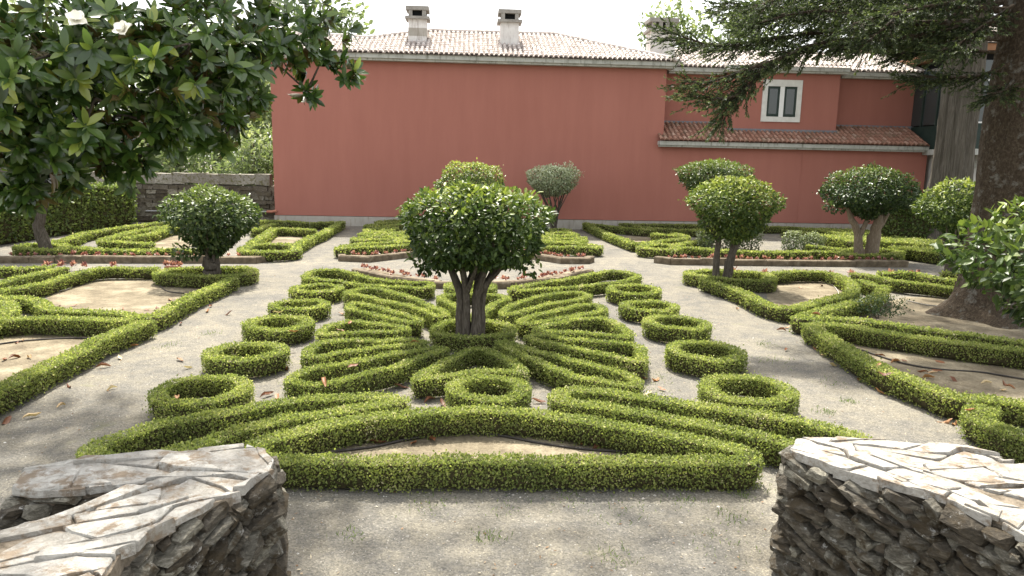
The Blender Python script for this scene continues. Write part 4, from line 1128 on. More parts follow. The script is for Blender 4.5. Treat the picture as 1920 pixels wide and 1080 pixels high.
o = mb.build('elbow', 'terracotta', pipe, smooth=True)

# ------------------------------------------------------------------ kerbs
def kerb(label, pts, h=0.19, th=0.22, lens=(0.6, 1.1), seed=1):
    random.seed(seed)
    k = thing('stone_kerb', label, 'kerb', (pts[0][0], pts[0][1], 0))
    inv = Matrix.Translation((-pts[0][0], -pts[0][1], 0))
    P = np.array(pts, dtype=float)
    d = np.concatenate([[0], np.cumsum(np.linalg.norm(np.diff(P, axis=0), axis=1))])
    cuts = [0.0]
    for i in range(1, len(P)):
        while d[i] - cuts[-1] > lens[1] * 1.3:
            cuts.append(cuts[-1] + random.uniform(*lens))
        cuts.append(d[i])
    for a, b in zip(cuts[:-1], cuts[1:]):
        if b - a < 0.05: continue
        pa = np.array([np.interp(a, d, P[:, 0]), np.interp(a, d, P[:, 1])]); pb = np.array([np.interp(b, d, P[:, 0]), np.interp(b, d, P[:, 1])])
        t = (pb - pa) / np.linalg.norm(pb - pa); nn = np.array([-t[1], t[0]])
        pa = pa + t * 0.006; pb = pb - t * 0.006
        mb = MB(); V = []
        hh = h + random.gauss(0, 0.008)
        for zz, ins in ((-0.03, 0.0), (hh - 0.025, 0.0), (hh, 0.025)):
            for q in (pa + t * ins, pb - t * ins):
                pass
            q0 = pa + t * ins + nn * ins; q1 = pb - t * ins + nn * ins; q2 = pb - t * ins + nn * (th - ins); q3 = pa + t * ins + nn * (th - ins)
            for q in (q0, q1, q2, q3):
                V.append((q[0] + random.gauss(0, 0.005), q[1] + random.gauss(0, 0.005), zz + (random.gauss(0, 0.006) if zz > 0 else 0)))
        mb.add(V, [(8, 9, 10, 11)]); mb.add(V, [(r * 4 + j, r * 4 + (j + 1) % 4, (r + 1) * 4 + (j + 1) % 4, (r + 1) * 4 + j) for r in (0, 1) for j in range(4)])
        o = mb.build('kerb_stone', 'kerb_stone', k); o.matrix_parent_inverse = inv
kerb('long straight stone kerb of the flower bed on the left', [(-13.6, 19.65), (-8.89, 20.0), (-5.72, 20.21), (-5.40, 20.75)], seed=2)
kerb('angled stone kerb of the far flower bed, left of the centre tree', [(-3.72, 21.25), (-3.62, 20.86), (-2.74, 20.67), (-1.68, 21.8), (-0.6, 22.6)], 0.17, seed=3)
kerb('angled stone kerb of the far flower bed, right of the centre tree', [(0.9, 22.6), (2.03, 21.65), (2.69, 20.85), (3.52, 20.9), (3.74, 21.35)], 0.17, seed=4)
kerb('long straight stone kerb of the flower bed on the right', [(5.5, 21.3), (5.9, 20.9), (9.44, 20.89), (13.1, 20.95)], 0.19, seed=5)
kerb('curved stone kerb behind the centre tree along the round clearing', [(-2.9, 18.5), (-1.75, 17.15), (-0.8, 16.55), (0.11, 16.45), (1.02, 16.6), (2.15, 17.35), (3.3, 18.85)], 0.15, 0.16, (0.5, 0.9), seed=6)

# ------------------------------------------------------------------ clipped box hedges
def lump(s, ph, amp):
    return amp * (np.sin(s * 2.1 + ph) * 0.5 + np.sin(s * 4.7 + ph * 2.3) * 0.3 + np.sin(s * 11.3 + ph * 3.1) * 0.35)

def hedge(label, line, closed, w, h, group=None, mat='box_leaf', name='box_hedge', leaf=None, dens=None, up=0.6, rag=1.0, tone=0.0, thin=None):
    P, L_ = smooth_line(line, closed, 0.06 if w < 1 else 0.2)
    P = P.copy()
    if name == 'box_hedge':
        P[:, 1] = np.minimum(P[:, 1], 31.62)
    dist = float(np.min(np.hypot(P[:, 0], P[:, 1])))
    if leaf is None:
        leaf, dens = (0.026, 5600) if dist < 9 else (0.0295, 4200) if dist < 13 else (0.039, 2300) if dist < 19 else (0.060, 1000)
    k = len(P)
    if closed:
        T = unit(np.roll(P, -1, axis=0) - np.roll(P, 1, axis=0))
    else:
        T = unit(np.gradient(P, axis=0))
    N = np.stack([-T[:, 1], T[:, 0]], axis=1)
    S = np.linspace(0, L_, k, endpoint=not closed)
    ph = RNG.uniform(0, 6.28)
    hw = w / 2
    amp = 0.015 * rag
    dh = lump(S, ph, amp); dl = lump(S, ph + 1.7, amp * 0.8); dr = lump(S, ph + 4.1, amp * 0.8)
    if closed:                                            # no jump where the loop meets itself
        bl = np.clip(np.minimum(S, L_ - S) / 0.4, 0, 1)
        dh = dh * bl; dl = dl * bl; dr = dr * bl
    mb = MB()
    # twiggy heart
    ins = min(0.03 + leaf * 0.25, hw * 0.5)
    prof = [(-1, 0.03, 0.75), (-1, h * 0.3, 1), (-1, h - ins - 0.04, 1), (-0.75, h - ins, 1), (0.75, h - ins, 1), (1, h - ins - 0.04, 1), (1, h * 0.3, 1), (1, 0.03, 0.75)]
    V = []
    for i in range(k):
        for (a, z, q) in prof:
            off = a * (hw - ins) * q + (dl[i] if a < 0 else dr[i]) * a
            V.append((P[i, 0] + N[i, 0] * off, P[i, 1] + N[i, 1] * off, z + (dh[i] if z > h * 0.5 else 0)))
    m = len(prof); Fq = []
    for i in range(k if closed else k - 1):
        i2 = (i + 1) % k
        for j in range(m - 1):
            Fq.append((i * m + j, i * m + j + 1, i2 * m + j + 1, i2 * m + j))
    mb.add(V, Fq, 1)
    if not closed:
        mb.add(V[:m], [tuple(range(m))], 1); mb.add(V[-m:], [tuple(range(m - 1, -1, -1))], 1)
    # leaves over top and sides
    per = w + 2 * h
    n = int(L_ * per * dens)
    s = RNG.uniform(0, L_, n)
    idx = np.minimum((s / L_ * (k if closed else k - 1)), k - 1.001 if not closed else k - 0.001)
    i0 = idx.astype(int); fr = (idx - i0)[:, None]; i1 = (i0 + 1) % k
    c = P[i0] * (1 - fr) + P[i1] * fr
    nn = unit(N[i0] * (1 - fr) + N[i1] * fr)
    hh = h + dh[i0]
    u = RNG.uniform(0, per, n)
    top = (u > h) & (u < h + w)
    left = u <= h
    lat = np.where(top, (u - h) / w * 2 - 1, np.where(left, -1.0, 1.0))
    z = np.where(top, h, np.where(left, u, per - u))
    z = np.where(top, hh, z / h * hh)
    wid = hw + np.where(lat < 0, dl[i0], dr[i0])
    rc = 0.016                                            # rounded shoulders
    edge = np.clip((np.abs(lat) * wid - (wid - rc)) / rc, 0, 1)
    z = np.where(top, z - rc * 0.55 * edge ** 2, z)
    sh = np.clip((z - (hh - rc)) / rc, 0, 1)
    off = lat * wid - np.where(top, 0, np.sign(lat) * rc * 0.55 * sh ** 2)
    # narrower foot
    foot = np.clip(1 - z / (0.35 * h), 0, 1)
    off = off * (1 - 0.07 * foot * (~top))
    depth = np.abs(RNG.normal(0, 0.014, n)) * (1 if leaf < 0.05 else 1.6)
    nx = np.where(top, 0.0, np.sign(lat)); nz = np.where(top, 1.0, 0.0)
    blend = np.where(top, edge * 0.6, 0)
    nx = np.where(top, np.sign(lat) * blend, nx * (1 - 0.4 * sh)); nz = np.where(top, 1 - blend * 0.5, 0.5 * sh)
    nv = np.column_stack([nn * nx[:, None], nz])
    nv = unit(nv)
    p = np.column_stack([c + nn * off[:, None], z]) - nv * depth[:, None] + RNG.normal(0, 0.006, (n, 3))
    sprig = RNG.random(n) < 0.045
    p[sprig] += nv[sprig] * RNG.uniform(0.01, 0.045, (sprig.sum(), 1)) * rag
    keep = (p[:, 2] > 0.012) & (top | (RNG.random(n) < 0.34 + 0.9 * z / h))
    if thin:                                              # leggy plants: gaps near the foot
        gap = (np.sin(s * 9.0 + ph) > 0.2) & (z < h * thin)
        keep &= ~(gap & (RNG.random(n) < 0.75) & ~top)
    d = unit(nv * 0.35 + np.array([0, 0, up]) * np.where(top, 0.45, 1.0)[:, None] + RNG.normal(0, 0.6, (n, 3)))
    nm = unit(nv + RNG.normal(0, 0.5, (n, 3)))
    sz = leaf * RNG.uniform(0.7, 1.35, n)
    patch = 0.10 * np.sin(p[:, 0] * 3.1 + ph) * np.sin(p[:, 1] * 2.7 + ph * 1.3) + 0.06 * np.sin(s * 7 + ph)
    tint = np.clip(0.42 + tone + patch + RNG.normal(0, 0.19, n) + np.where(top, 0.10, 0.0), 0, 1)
    dead = RNG.random(n) < 0.012
    brown = (np.sin(p[:, 0] * 5.3 + ph * 2) + np.sin(p[:, 1] * 4.1 + ph * 5) + np.sin((p[:, 0] + p[:, 1]) * 9.7 + ph) * 0.6) > 2.05
    dead |= brown & (RNG.random(n) < 0.22)                # scorched patches
    tint[dead] = 1.0
    p, d, nm, sz, tint = p[keep], d[keep], nm[keep], sz[keep], tint[keep]
    add_quads(mb, p - d * sz[:, None] * 0.3, d, nm, sz, sz * 0.62, 0, tint)
    if not closed:                                        # the clipped ends
        for e, sg in ((0, -1), (k - 1, 1)):
            q = int(w * h * dens)
            a = RNG.uniform(-1, 1, q) * hw; zz = RNG.uniform(0.02, 1, q) * (h + dh[e])
            nv = np.tile(np.array([T[e, 0] * sg, T[e, 1] * sg, 0.2]), (q, 1))
            pp = np.column_stack([P[e] + N[e] * a[:, None], zz]) + nv * RNG.normal(0.01, 0.012, (q, 1))
            dd = unit(nv * 0.7 + np.array([0, 0, up]) + RNG.normal(0, 0.55, (q, 3)))
            add_quads(mb, pp, dd, unit(nv + RNG.normal(0, 0.7, (q, 3))), leaf * RNG.uniform(0.7, 1.35, q), leaf * 0.62, 0, np.clip(0.42 + tone + RNG.normal(0, 0.19, q), 0, 1))
    o = mb.build(name, [mat, 'hedge_core'])
    tag(o, label, 'hedge', group)
    return o

for (label, closed, line, w, h, group) in HEDGES:
    thin = 0.45 if ('pale thin' in label or 'enclosing the bare' in label or 'front of two' in label or 'back of the bare soil' in label) else None
    hedge(label, line, closed, w, h, group, thin=thin, rag=1.0 if w < 1 else 2.0)
for (c, dia, lab, grp) in RINGS:
    r = dia / 2 - 0.11
    hedge(lab, [(c[0] + r * math.cos(a), c[1] + r * math.sin(a)) for a in np.linspace(0, 2 * math.pi, 16, endpoint=False)], True, 0.182 + RNG.uniform(-0.015, 0.02), 0.275 + RNG.uniform(-0.025, 0.02), grp, rag=1.3)
# tall hedges at the sides
hedge('tall loose hedge along the left boundary in front of the rubble wall', [(-15.0, 15.0), (-14.9, 22.0), (-14.6, 27.0), (-14.2, 31.3)], False, 1.1, 1.62, None, 'tall_hedge_leaf', 'tall_hedge', 0.11, 420, 0.2, 5.0, tone=0.18)
hedge('tall dark clipped hedge at the right beyond the box carpet', [(15.9, 27.6), (18.5, 26.6), (22.0, 25.6), (26, 24.8)], False, 1.2, 1.85, None, 'tall_hedge_leaf', 'tall_hedge', 0.10, 520, 0.3, 2.5, tone=-0.12)

# ------------------------------------------------------------------ clipped camellias
def stems(parent, inv, paths, mat, name='trunk'):
    for i, (pts, r0, r1) in enumerate(paths):
        mb = MB()
        C = curve_pts(pts, 12)
        k = len(C)
        rad = np.linspace(r0, r1, k); rad[0] *= 1.35; rad[1] *= 1.12
        tube(mb, C + RNG.normal(0, r0 * 0.06, C.shape), rad, 9, 0, 0.07)
        o = mb.build(name if i < 1 or name != 'trunk' else ('trunk' if r0 > 0.06 else 'branch'), mat, parent, smooth=True)
        o.matrix_parent_inverse = inv

def crown_cloud(mb, c, rad, n, leaf, inner=0.35, flat=0.0, mat_i=0, tone=0.0, bottom=0.75, lumps=0.10, squash=1.0, spread=0.5):
    """leaves through an uneven clipped dome; the top is clipped flatter"""
    v = rand_dirs(n)
    ph = RNG.uniform(0, 6.28, 6)
    bumpy = 1 + lumps * (np.sin(v[:, 0] * 5 + ph[0]) * np.sin(v[:, 1] * 5 + ph[1]) + np.sin(v[:, 2] * 6 + ph[2]) * 0.7 + np.sin(v[:, 0] * 11 + ph[3]) * np.sin(v[:, 2] * 9 + ph[4]) * 0.6)
    q = 2.0 + 1.2 * flat                                  # superellipsoid: squarer shoulders
    rr = (np.abs(v[:, 0]) ** q + np.abs(v[:, 1]) ** q + np.abs(v[:, 2]) ** q) ** (-1 / q)
    shell = np.where(RNG.random(n) < inner, RNG.uniform(0.35, 0.92, n), 1 - np.abs(RNG.normal(0, 0.06, n)))
    sp = RNG.random(n) < 0.035
    shell[sp] += RNG.uniform(0.02, 0.13, sp.sum())
    x = v * (rr * bumpy * shell)[:, None]
    low = x[:, 2] < 0
    x[:, 2] = np.where(low, x[:, 2] * squash, x[:, 2])
    taper = np.where(low, 1 + bottom * x[:, 2] * 0.55, 1.0)
    p = np.column_stack([x[:, 0] * rad[0] * taper, x[:, 1] * rad[1] * taper, x[:, 2] * rad[2]]) + np.array(c)
    nv = unit(v * np.array([1 / rad[0], 1 / rad[1], 1 / rad[2]]))
    d = unit(nv * 0.45 + RNG.normal(0, spread, (n, 3)) + np.array([0, 0, -0.1]))
    nm = unit(nv * 0.7 + np.array([0, 0, 0.7]) + RNG.normal(0, 0.45, (n, 3)))
    tint = np.clip(0.30 + tone + RNG.normal(0, 0.16, n) + 0.42 * np.clip(v[:, 2] + 0.1, 0, 1) * (shell > 0.88), 0, 1)  # upper outer leaves tinted brighter: sunlit tops put into the colour
    sz = leaf * RNG.uniform(0.7, 1.3, n)
    add_leaves(mb, p, d, nm, sz, sz * 0.52, mat_i, tint)

def camellia(label, base, stem_paths, c, rad, n, leaf, mat='camellia_leaf', bark='grey_bark', flat=0.3, tone=0.0, extra=(), group=None, name='camellia_tree', inner=0.42, bottom=0.75, squash=1.0):
    t = thing(name, label, 'tree', (base[0], base[1], 0), group)
    inv = Matrix.Translation((-base[0], -base[1], 0))
    stems(t, inv, stem_paths, bark)
    mb = MB()
    crown_cloud(mb, c, rad, n, leaf, flat=flat, tone=tone, inner=inner, bottom=bottom, squash=squash)
    for (ec, er, en) in extra:
        crown_cloud(mb, ec, er, en, leaf, flat=0, tone=tone, inner=0.4, bottom=0.3)
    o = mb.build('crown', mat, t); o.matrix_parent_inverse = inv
    return t

def fan_stems(bx, by, cx, cy, zc, spread, n, r, z0=0.55, trunk_r=None, lean=0.0):
    """several stems rising from one foot and opening into the crown"""
    out = []
    for i in range(n):
        a = 2 * math.pi * i / n + random.uniform(-0.3, 0.3)
        sx, sy = math.cos(a) * spread * random.uniform(0.75, 1.1), math.sin(a) * spread * random.uniform(0.75, 1.1)
        rr = r * random.uniform(0.75, 1.1)
        fx, fy = bx + math.cos(a) * rr * 1.1, by + math.sin(a) * rr * 1.1
        out.append(([(fx, fy, -0.05), (fx + sx * 0.08, fy + sy * 0.08, z0 * 0.6), (bx + sx * 0.35, by + sy * 0.35, z0 + (zc - z0) * 0.35), (cx + sx * 0.8, cy + sy * 0.8, zc - 0.1), (cx + sx * 1.15, cy + sy * 1.15, zc + 0.35)], rr, rr * 0.28))
        if random.random() < 0.8:
            a2 = a + random.choice((-0.7, 0.7))
            out.append(([(bx + sx * 0.35, by + sy * 0.35, z0 + (zc - z0) * 0.35), (cx + math.cos(a2) * spread, cy + math.sin(a2) * spread, zc - 0.12), (cx + math.cos(a2) * spread * 1.4, cy + math.sin(a2) * spread * 1.4, zc + 0.25)], rr * 0.5, rr * 0.2))
    return out
random.seed(17)
camellia('large camellia clipped to a dome on several stems in the centre hedge ring', (0.1, 11.42),
         fan_stems(0.07, 11.42, 0.1, 11.42, 1.45, 0.50, 6, 0.108, 0.55), (0.12, 11.42, 1.83), (1.08, 1.02, 0.68), 9000, 0.10, flat=0.5, bottom=0.5, squash=0.82, extra=[((0.95, 11.2, 1.30), (0.2, 0.2, 0.14), 60), ((-0.55, 11.3, 1.35), (0.35, 0.3, 0.18), 220)])
camellia('dark glossy camellia with cup-shaped crown on one thick trunk at the left bed corner', (-5.85, 17.15),
         [([(-5.85, 17.15, -0.05), (-5.87, 17.15, 0.25), (-5.86, 17.15, 0.5)], 0.20, 0.19)] + fan_stems(-5.85, 17.15, -5.82, 17.15, 1.1, 0.42, 6, 0.075, 0.45), (-5.8, 17.15, 1.42), (0.91, 0.86, 0.70), 6000, 0.11, 'dark_camellia_leaf', flat=0.8, tone=0.22, bottom=1.2, extra=[((-6.35, 17.0, 0.72), (0.35, 0.3, 0.16), 160)])
camellia('clipped camellia dome showing only its top behind the centre tree', (0.1, 25.0),
         fan_stems(0.1, 25.0, 0.1, 25.0, 1.6, 0.4, 4, 0.08), (0.1, 25.0, 2.05), (1.12, 1.05, 0.70), 8000, 0.085, flat=0.35, tone=0.16)
camellia('small grey-leaved tree with bare fanning stems against the red wall', (3.55, 30.2),
         fan_stems(3.55, 30.2, 3.5, 30.2, 1.55, 0.55, 7, 0.06, 0.5), (3.42, 30.2, 2.12), (1.08, 1.0, 0.62), 7000, 0.085, 'silver_leaf', flat=0.1, name='small_tree', extra=[((4.1, 30.2, 2.55), (0.3, 0.3, 0.32), 350), ((3.5, 30.2, 2.55), (0.5, 0.4, 0.25), 350)])
random.seed(23)
camellia('round camellia on two slim trunks at the corner of the right bed', (6.15, 17.2),
         [([(6.0, 17.2, -0.05), (5.97, 17.2, 0.6), (5.98, 17.2, 1.2), (5.8, 17.2, 1.7)], 0.10, 0.05), ([(6.24, 17.2, -0.05), (6.30, 17.2, 0.6), (6.42, 17.2, 1.1), (6.55, 17.2, 1.7)], 0.135, 0.06), ([(6.4, 17.2, 0.95), (6.62, 17.2, 1.25), (6.9, 17.2, 1.6)], 0.06, 0.03), ([(5.98, 17.2, 1.1), (5.7, 17.1, 1.45), (5.5, 17.1, 1.7)], 0.045, 0.02)],
         (6.32, 17.2, 1.90), (1.03, 0.95, 0.72), 9200, 0.085, bark='grey_bark', flat=0.3, tone=0.16, extra=[((5.75, 17.1, 1.25), (0.28, 0.28, 0.2), 120)])
camellia('pale shiny camellia dome behind the round one, against the red wall', (8.7, 26.0),
         fan_stems(8.7, 26.0, 8.7, 26.0, 1.7, 0.45, 4, 0.09), (8.72, 26.0, 2.42), (1.18, 1.05, 0.66), 8000, 0.095, 'dark_camellia_leaf', flat=0.2, tone=0.32)
camellia('broad dark camellia on two thick pale trunks beyond the right kerb', (12.55, 22.4),
         [([(12.38, 22.4, -0.05), (12.30, 22.4, 0.55), (12.22, 22.4, 0.9), (11.95, 22.4, 1.4), (11.72, 22.4, 1.95)], 0.17, 0.05), ([(12.74, 22.4, -0.05), (12.76, 22.4, 0.6), (12.84, 22.4, 1.2), (12.86, 22.4, 1.8)], 0.25, 0.10), ([(12.8, 22.4, 0.95), (13.06, 22.4, 1.35), (13.2, 22.4, 1.7)], 0.12, 0.06), ([(12.3, 22.4, 0.85), (12.45, 22.35, 1.25), (12.4, 22.4, 1.7)], 0.09, 0.05)],
         (12.50, 22.4, 2.12), (1.32, 1.15, 0.70), 9000, 0.10, 'dark_camellia_leaf', 'pale_bark', flat=0.4, tone=0.12, extra=[((12.5, 22.4, 2.86), (0.18, 0.2, 0.16), 60), ((11.35, 22.3, 1.7), (0.35, 0.35, 0.2), 160)])
camellia('bright green camellia just left of the big conifer trunk', (13.1, 19.0),
         fan_stems(13.1, 19.0, 13.1, 19.0, 1.1, 0.4, 5, 0.08, 0.4), (13.15, 19.0, 1.85), (0.98, 0.95, 0.70), 5200, 0.10, flat=0.5, tone=0.12, bottom=0.9)
camellia('big-leaved camellia bush cut by the right picture edge', (6.75, 7.2),
         fan_stems(6.75, 7.2, 6.5, 7.2, 1.3, 0.4, 5, 0.07, 0.4), (6.32, 7.15, 2.0), (1.15, 0.95, 0.66), 4200, 0.115, flat=0.2, tone=-0.02, name='camellia_bush', bottom=0.4)
camellia('tree on a crooked grey trunk behind the left kerb, crown lost in the magnolia', (-11.8, 21.0),
         [([(-11.72, 21.0, -0.05), (-11.68, 21.0, 0.35), (-11.8, 21.0, 0.8), (-11.74, 21.0, 1.2), (-11.95, 21.0, 1.8)], 0.19, 0.10), ([(-11.78, 21.0, 0.8), (-11.6, 21.0, 1.3), (-11.4, 21.0, 1.9)], 0.08, 0.05)],
         (-11.9, 21.0, 2.35), (1.3, 1.2, 0.75), 4200, 0.12, 'dark_camellia_leaf', flat=0.2)
# silvery little shrubs in the right bed
random.seed(3)
for i, (x, y, hgt, lab) in enumerate([(9.0, 24.6, 0.75, 'grey-leaved shrub just right of the two slim trunks'), (9.75, 24.7, 0.95, 'tallest grey-leaved shrub in the far right bed'), (11.0, 24.2, 0.72, 'grey-leaved shrub, third from the slim trunks'), (11.75, 24.4, 0.68, 'grey-leaved shrub nearest the broad dark camellia'), (8.1, 24.3, 0.8, 'grey-leaved shrub half hidden behind the two slim trunks')]):
    t = thing('grey_shrub', lab, 'shrub', (x, y, 0), 'grey shrubs of the far right bed')
    inv = Matrix.Translation((-x, -y, 0))
    stems(t, inv, [([(x, y, 0), (x + 0.02, y, hgt * 0.4), (x, y, hgt * 0.7)], 0.03, 0.012)], 'grey_bark')
    mb = MB()
    crown_cloud(mb, (x, y, hgt * 0.5), (0.36, 0.34, hgt * 0.52), 900, 0.075, flat=0.3, bottom=0.2)
    o = mb.build('crown', 'grey_shrub_leaf', t); o.matrix_parent_inverse = inv
# loose little shrub beside the conifer roots
t = thing('loose_shrub', 'loose wispy dark shrub growing out of the wedge hedge by the conifer', 'shrub', (8.0, 13.6, 0))
inv = Matrix.Translation((-8.0, -13.6, 0))
stems(t, inv, [([(8.0, 13.6, 0), (8.05, 13.6, 0.2), (8.2, 13.6, 0.35)], 0.015, 0.006), ([(8.0, 13.6, 0), (7.8, 13.6, 0.2), (7.7, 13.6, 0.3)], 0.015, 0.006)], 'grey_bark')
mb = MB(); crown_cloud(mb, (8.0, 13.6, 0.27), (0.55, 0.35, 0.2), 900, 0.045, bottom=0.1, lumps=0.2)
o = mb.build('crown', 'dark_camellia_leaf', t); o.matrix_parent_inverse = inv

# ------------------------------------------------------------------ magnolia overhanging from the left
mag = thing('magnolia_tree', 'evergreen magnolia with big glossy leaves and white blooms hanging in from upper left', 'tree', (-6.0, 8.4, 0))
minv = Matrix.Translation((6.0, -8.4, 0))
def leaf_template():
    """long oval leathery leaf, 1 m long, folded and arched"""
    xs = [0.0, 0.14, 0.36, 0.64, 0.88, 1.0]; ws = [0.015, 0.095, 0.165, 0.17, 0.09, 0.0]
    V = []; 
    for x, w in zip(xs, ws):
        z = -0.16 * x * x
        V += [(x, w, z + w * 0.28), (x, 0, z), (x, -w, z + w * 0.28)]
    Fq = []
    for i in range(5):
        Fq += [(i * 3, i * 3 + 1, i * 3 + 4, i * 3 + 3), (i * 3 + 1, i * 3 + 2, i * 3 + 5, i * 3 + 4)]
    return np.array(V), Fq
LV, LF = leaf_template()
me_leaf = None
def single_leaf_mesh():
    mb = MB(); mb.add(LV, LF)
    return mb.mesh('leaf', ['magnolia_single_leaf'], True)
me_leaf = single_leaf_mesh()
random.seed(41)
ROS = []
LIMBS = []
crotch = np.array((-5.7, 8.3, 2.6))
for (x, y, z, r) in MAGNOLIA_CLUMPS:
    c = np.array((x, y, z))
    vol = 4.19 * r ** 3
    k = max(5, int(120 * r ** 2.2 + 5))
    for _ in range(k):
        v = unit(RNG.normal(size=3)[None])[0]
        rr = r * RNG.uniform(0.25, 1.0) ** 0.5
        p = c + v * rr * np.array((1, 1.15, 0.9))
        ax = unit((v * 0.7 + np.array((0.25, -0.35, 0.35)) + RNG.normal(0, 0.35, 3))[None])[0]
        ROS.append((p, ax, c))
CL = sorted([np.array(q[:3]) for q in MAGNOLIA_CLUMPS], key=lambda q: np.linalg.norm(q - crotch))
for i, c in enumerate(CL):                                # each bough springs from the next one inwards
    src = crotch if i < 3 else min(CL[:i], key=lambda q: np.linalg.norm(q - c))
    mid = src * 0.5 + c * 0.5 + np.array((random.gauss(0, 0.08), random.gauss(0, 0.08), 0.10))
    LIMBS.append(([tuple(src), tuple(mid), tuple(c)], 0.05 if i < 3 else max(0.012, 0.03 - 0.0008 * i)))
LEAVES = []
for (p, ax, c) in ROS:
    m = random.randint(7, 11)
    a0 = random.uniform(0, 6.28)
    ref = np.array((0.3, 0.2, 1.0)); s1 = unit(np.cross(ax, ref)[None])[0]; s2 = np.cross(ax, s1)
    for i in range(m):
        a = a0 + i * 2.4
        radial = s1 * math.cos(a) + s2 * math.sin(a)
        open_ = random.uniform(0.5, 1.25)
        d = ax * math.cos(open_) + radial * math.sin(open_)
        d = unit((d + np.array((0, 0, -0.22)) + RNG.normal(0, 0.08, 3))[None])[0]
        up = unit((ax - d * np.dot(ax, d) + RNG.normal(0, 0.12, 3))[None])[0]
        up = unit((up - d * np.dot(up, d))[None])[0]
        sd_ = np.cross(up, d)
        l_ = random.uniform(0.115, 0.19)
        M = np.column_stack([d * l_, sd_ * l_, up * l_])
        LEAVES.append((p - ax * 0.02 * i / m, M))
cam_d = np.array([np.linalg.norm(p - np.array(EYE)) for p, M in LEAVES])
order = np.argsort(cam_d)
for i in order[:300]:
    p, M = LEAVES[i]
    o = link('leaf', me_leaf, mag)
    o.matrix_parent_inverse = minv
    o.matrix_basis = Matrix(((*M[0], p[0]), (*M[1], p[1]), (*M[2], p[2]), (0, 0, 0, 1)))
def leaf_mass(name, leaves, mat, tone=0.0):
    mb = MB()
    k = len(leaves)
    P = np.array([p for p, M in leaves]); Ms = np.array([M for p, M in leaves])
    V = np.einsum('kij,vj->kvi', Ms, LV) + P[:, None, :]
    nv = len(LV)
    Fq = (np.array(LF)[None] + (np.arange(k) * nv)[:, None, None]).reshape(-1, 4)
    t = np.clip(RNG.normal(0.36 + tone, 0.22, k), 0, 1)
    mb.add(V.reshape(-1, 3), Fq, 0, np.repeat(t, len(LF)))
    o = mb.build(name, mat, mag, smooth=True); o.matrix_parent_inverse = minv
    return o
o = leaf_mass('foliage', [LEAVES[i] for i in order[300:]], 'magnolia_leaf')
o['kind'] = 'stuff'
# the crown above the picture, which shades the path below
UP = []
for _ in range(3200):
    v = rand_dirs(1)[0]
    rr = RNG.uniform(0.2, 1.0) ** 0.4
    p = np.array((-5.3, 9.4, 7.4)) + v * rr * np.array((3.2, 3.6, 2.1))
    d = unit((v + RNG.normal(0, 0.7, 3))[None])[0]
    up = unit(np.cross(d, RNG.normal(size=3))[None])[0]
    l_ = random.uniform(0.22, 0.36)
    UP.append((p, np.column_stack([d * l_, np.cross(up, d) * l_ * 1.2, up * l_])))
for _ in range(800):
    v = rand_dirs(1)[0]
    p = np.array((-3.1, 7.4, 6.5)) + v * (RNG.uniform(0.2, 1.0) ** 0.4) * np.array((1.9, 1.9, 1.3))
    d = unit((v + RNG.normal(0, 0.7, 3))[None])[0]
    up = unit(np.cross(d, RNG.normal(size=3))[None])[0]
    l_ = random.uniform(0.18, 0.28)
    UP.append((p, np.column_stack([d * l_, np.cross(up, d) * l_ * 1.2, up * l_])))
for _ in range(700):                                     # unseen bough, added to dapple the front path with shade
    v = rand_dirs(1)[0]
    p = np.array((-0.2, 9.3, 6.9)) + v * (RNG.uniform(0.1, 1.0) ** 0.4) * np.array((2.9, 0.95, 0.6))
    d = unit((v + RNG.normal(0, 0.7, 3))[None])[0]
    up = unit(np.cross(d, RNG.normal(size=3))[None])[0]
    l_ = random.uniform(0.16, 0.24)
    UP.append((p, np.column_stack([d * l_, np.cross(up, d) * l_ * 1.2, up * l_])))
o = leaf_mass('upper_foliage', UP, 'magnolia_leaf')
o['kind'] = 'stuff'
stems(mag, minv, [([(-6.0, 8.4, -0.1), (-5.95, 8.4, 1.0), (-5.7, 8.3, 2.6), (-5.6, 9.2, 5.0), (-5.5, 10.2, 8.0)], 0.26, 0.08)], 'grey_bark')
stems(mag, minv, [([(-5.55, 9.6, 6.2), (-3.2, 9.4, 7.0), (0.2, 9.3, 6.95), (2.4, 9.3, 6.8)], 0.08, 0.02)], 'grey_bark', 'branch')  # limb carrying the added shade bough
stems(mag, minv, [(l_, r_, 0.008) for l_, r_ in LIMBS], 'grey_bark', 'branch')
for (bx, by, bz), tilt in (((-2.76, 5.6, 3.81), 0.5), ((-2.44, 5.6, 3.75), -0.4)):
    b = bpy.data.objects.new('blossom', None); COL.objects.link(b); b.parent = mag; b.matrix_parent_inverse = minv
    b.location = (bx, by, bz); b.rotation_euler = (0.9, tilt, 0)
    for i in range(8):
        a = i * 2 * math.pi / 8 + random.uniform(-0.2, 0.2); op = 0.55 if i % 2 else 1.1
        mb = MB(); V = []
        for u in np.linspace(0, 1, 5):
            wv = 0.036 * math.sin(math.pi * min(1, u * 0.85 + 0.12))
            for s in (-1, 0, 1):
                rad_ = u * 0.085 * math.sin(op); zz = u * 0.085 * math.cos(op) + (0.012 if s else 0) - 0.02 * u * u
                V.append((math.cos(a) * rad_ - math.sin(a) * wv * s, math.sin(a) * rad_ + math.cos(a) * wv * s, zz))
        mb.add(V, [(r * 3 + j, r * 3 + j + 1, r * 3 + j + 4, r * 3 + j + 3) for r in range(4) for j in range(2)])
        mb.build('petal', 'petal', b, smooth=True)

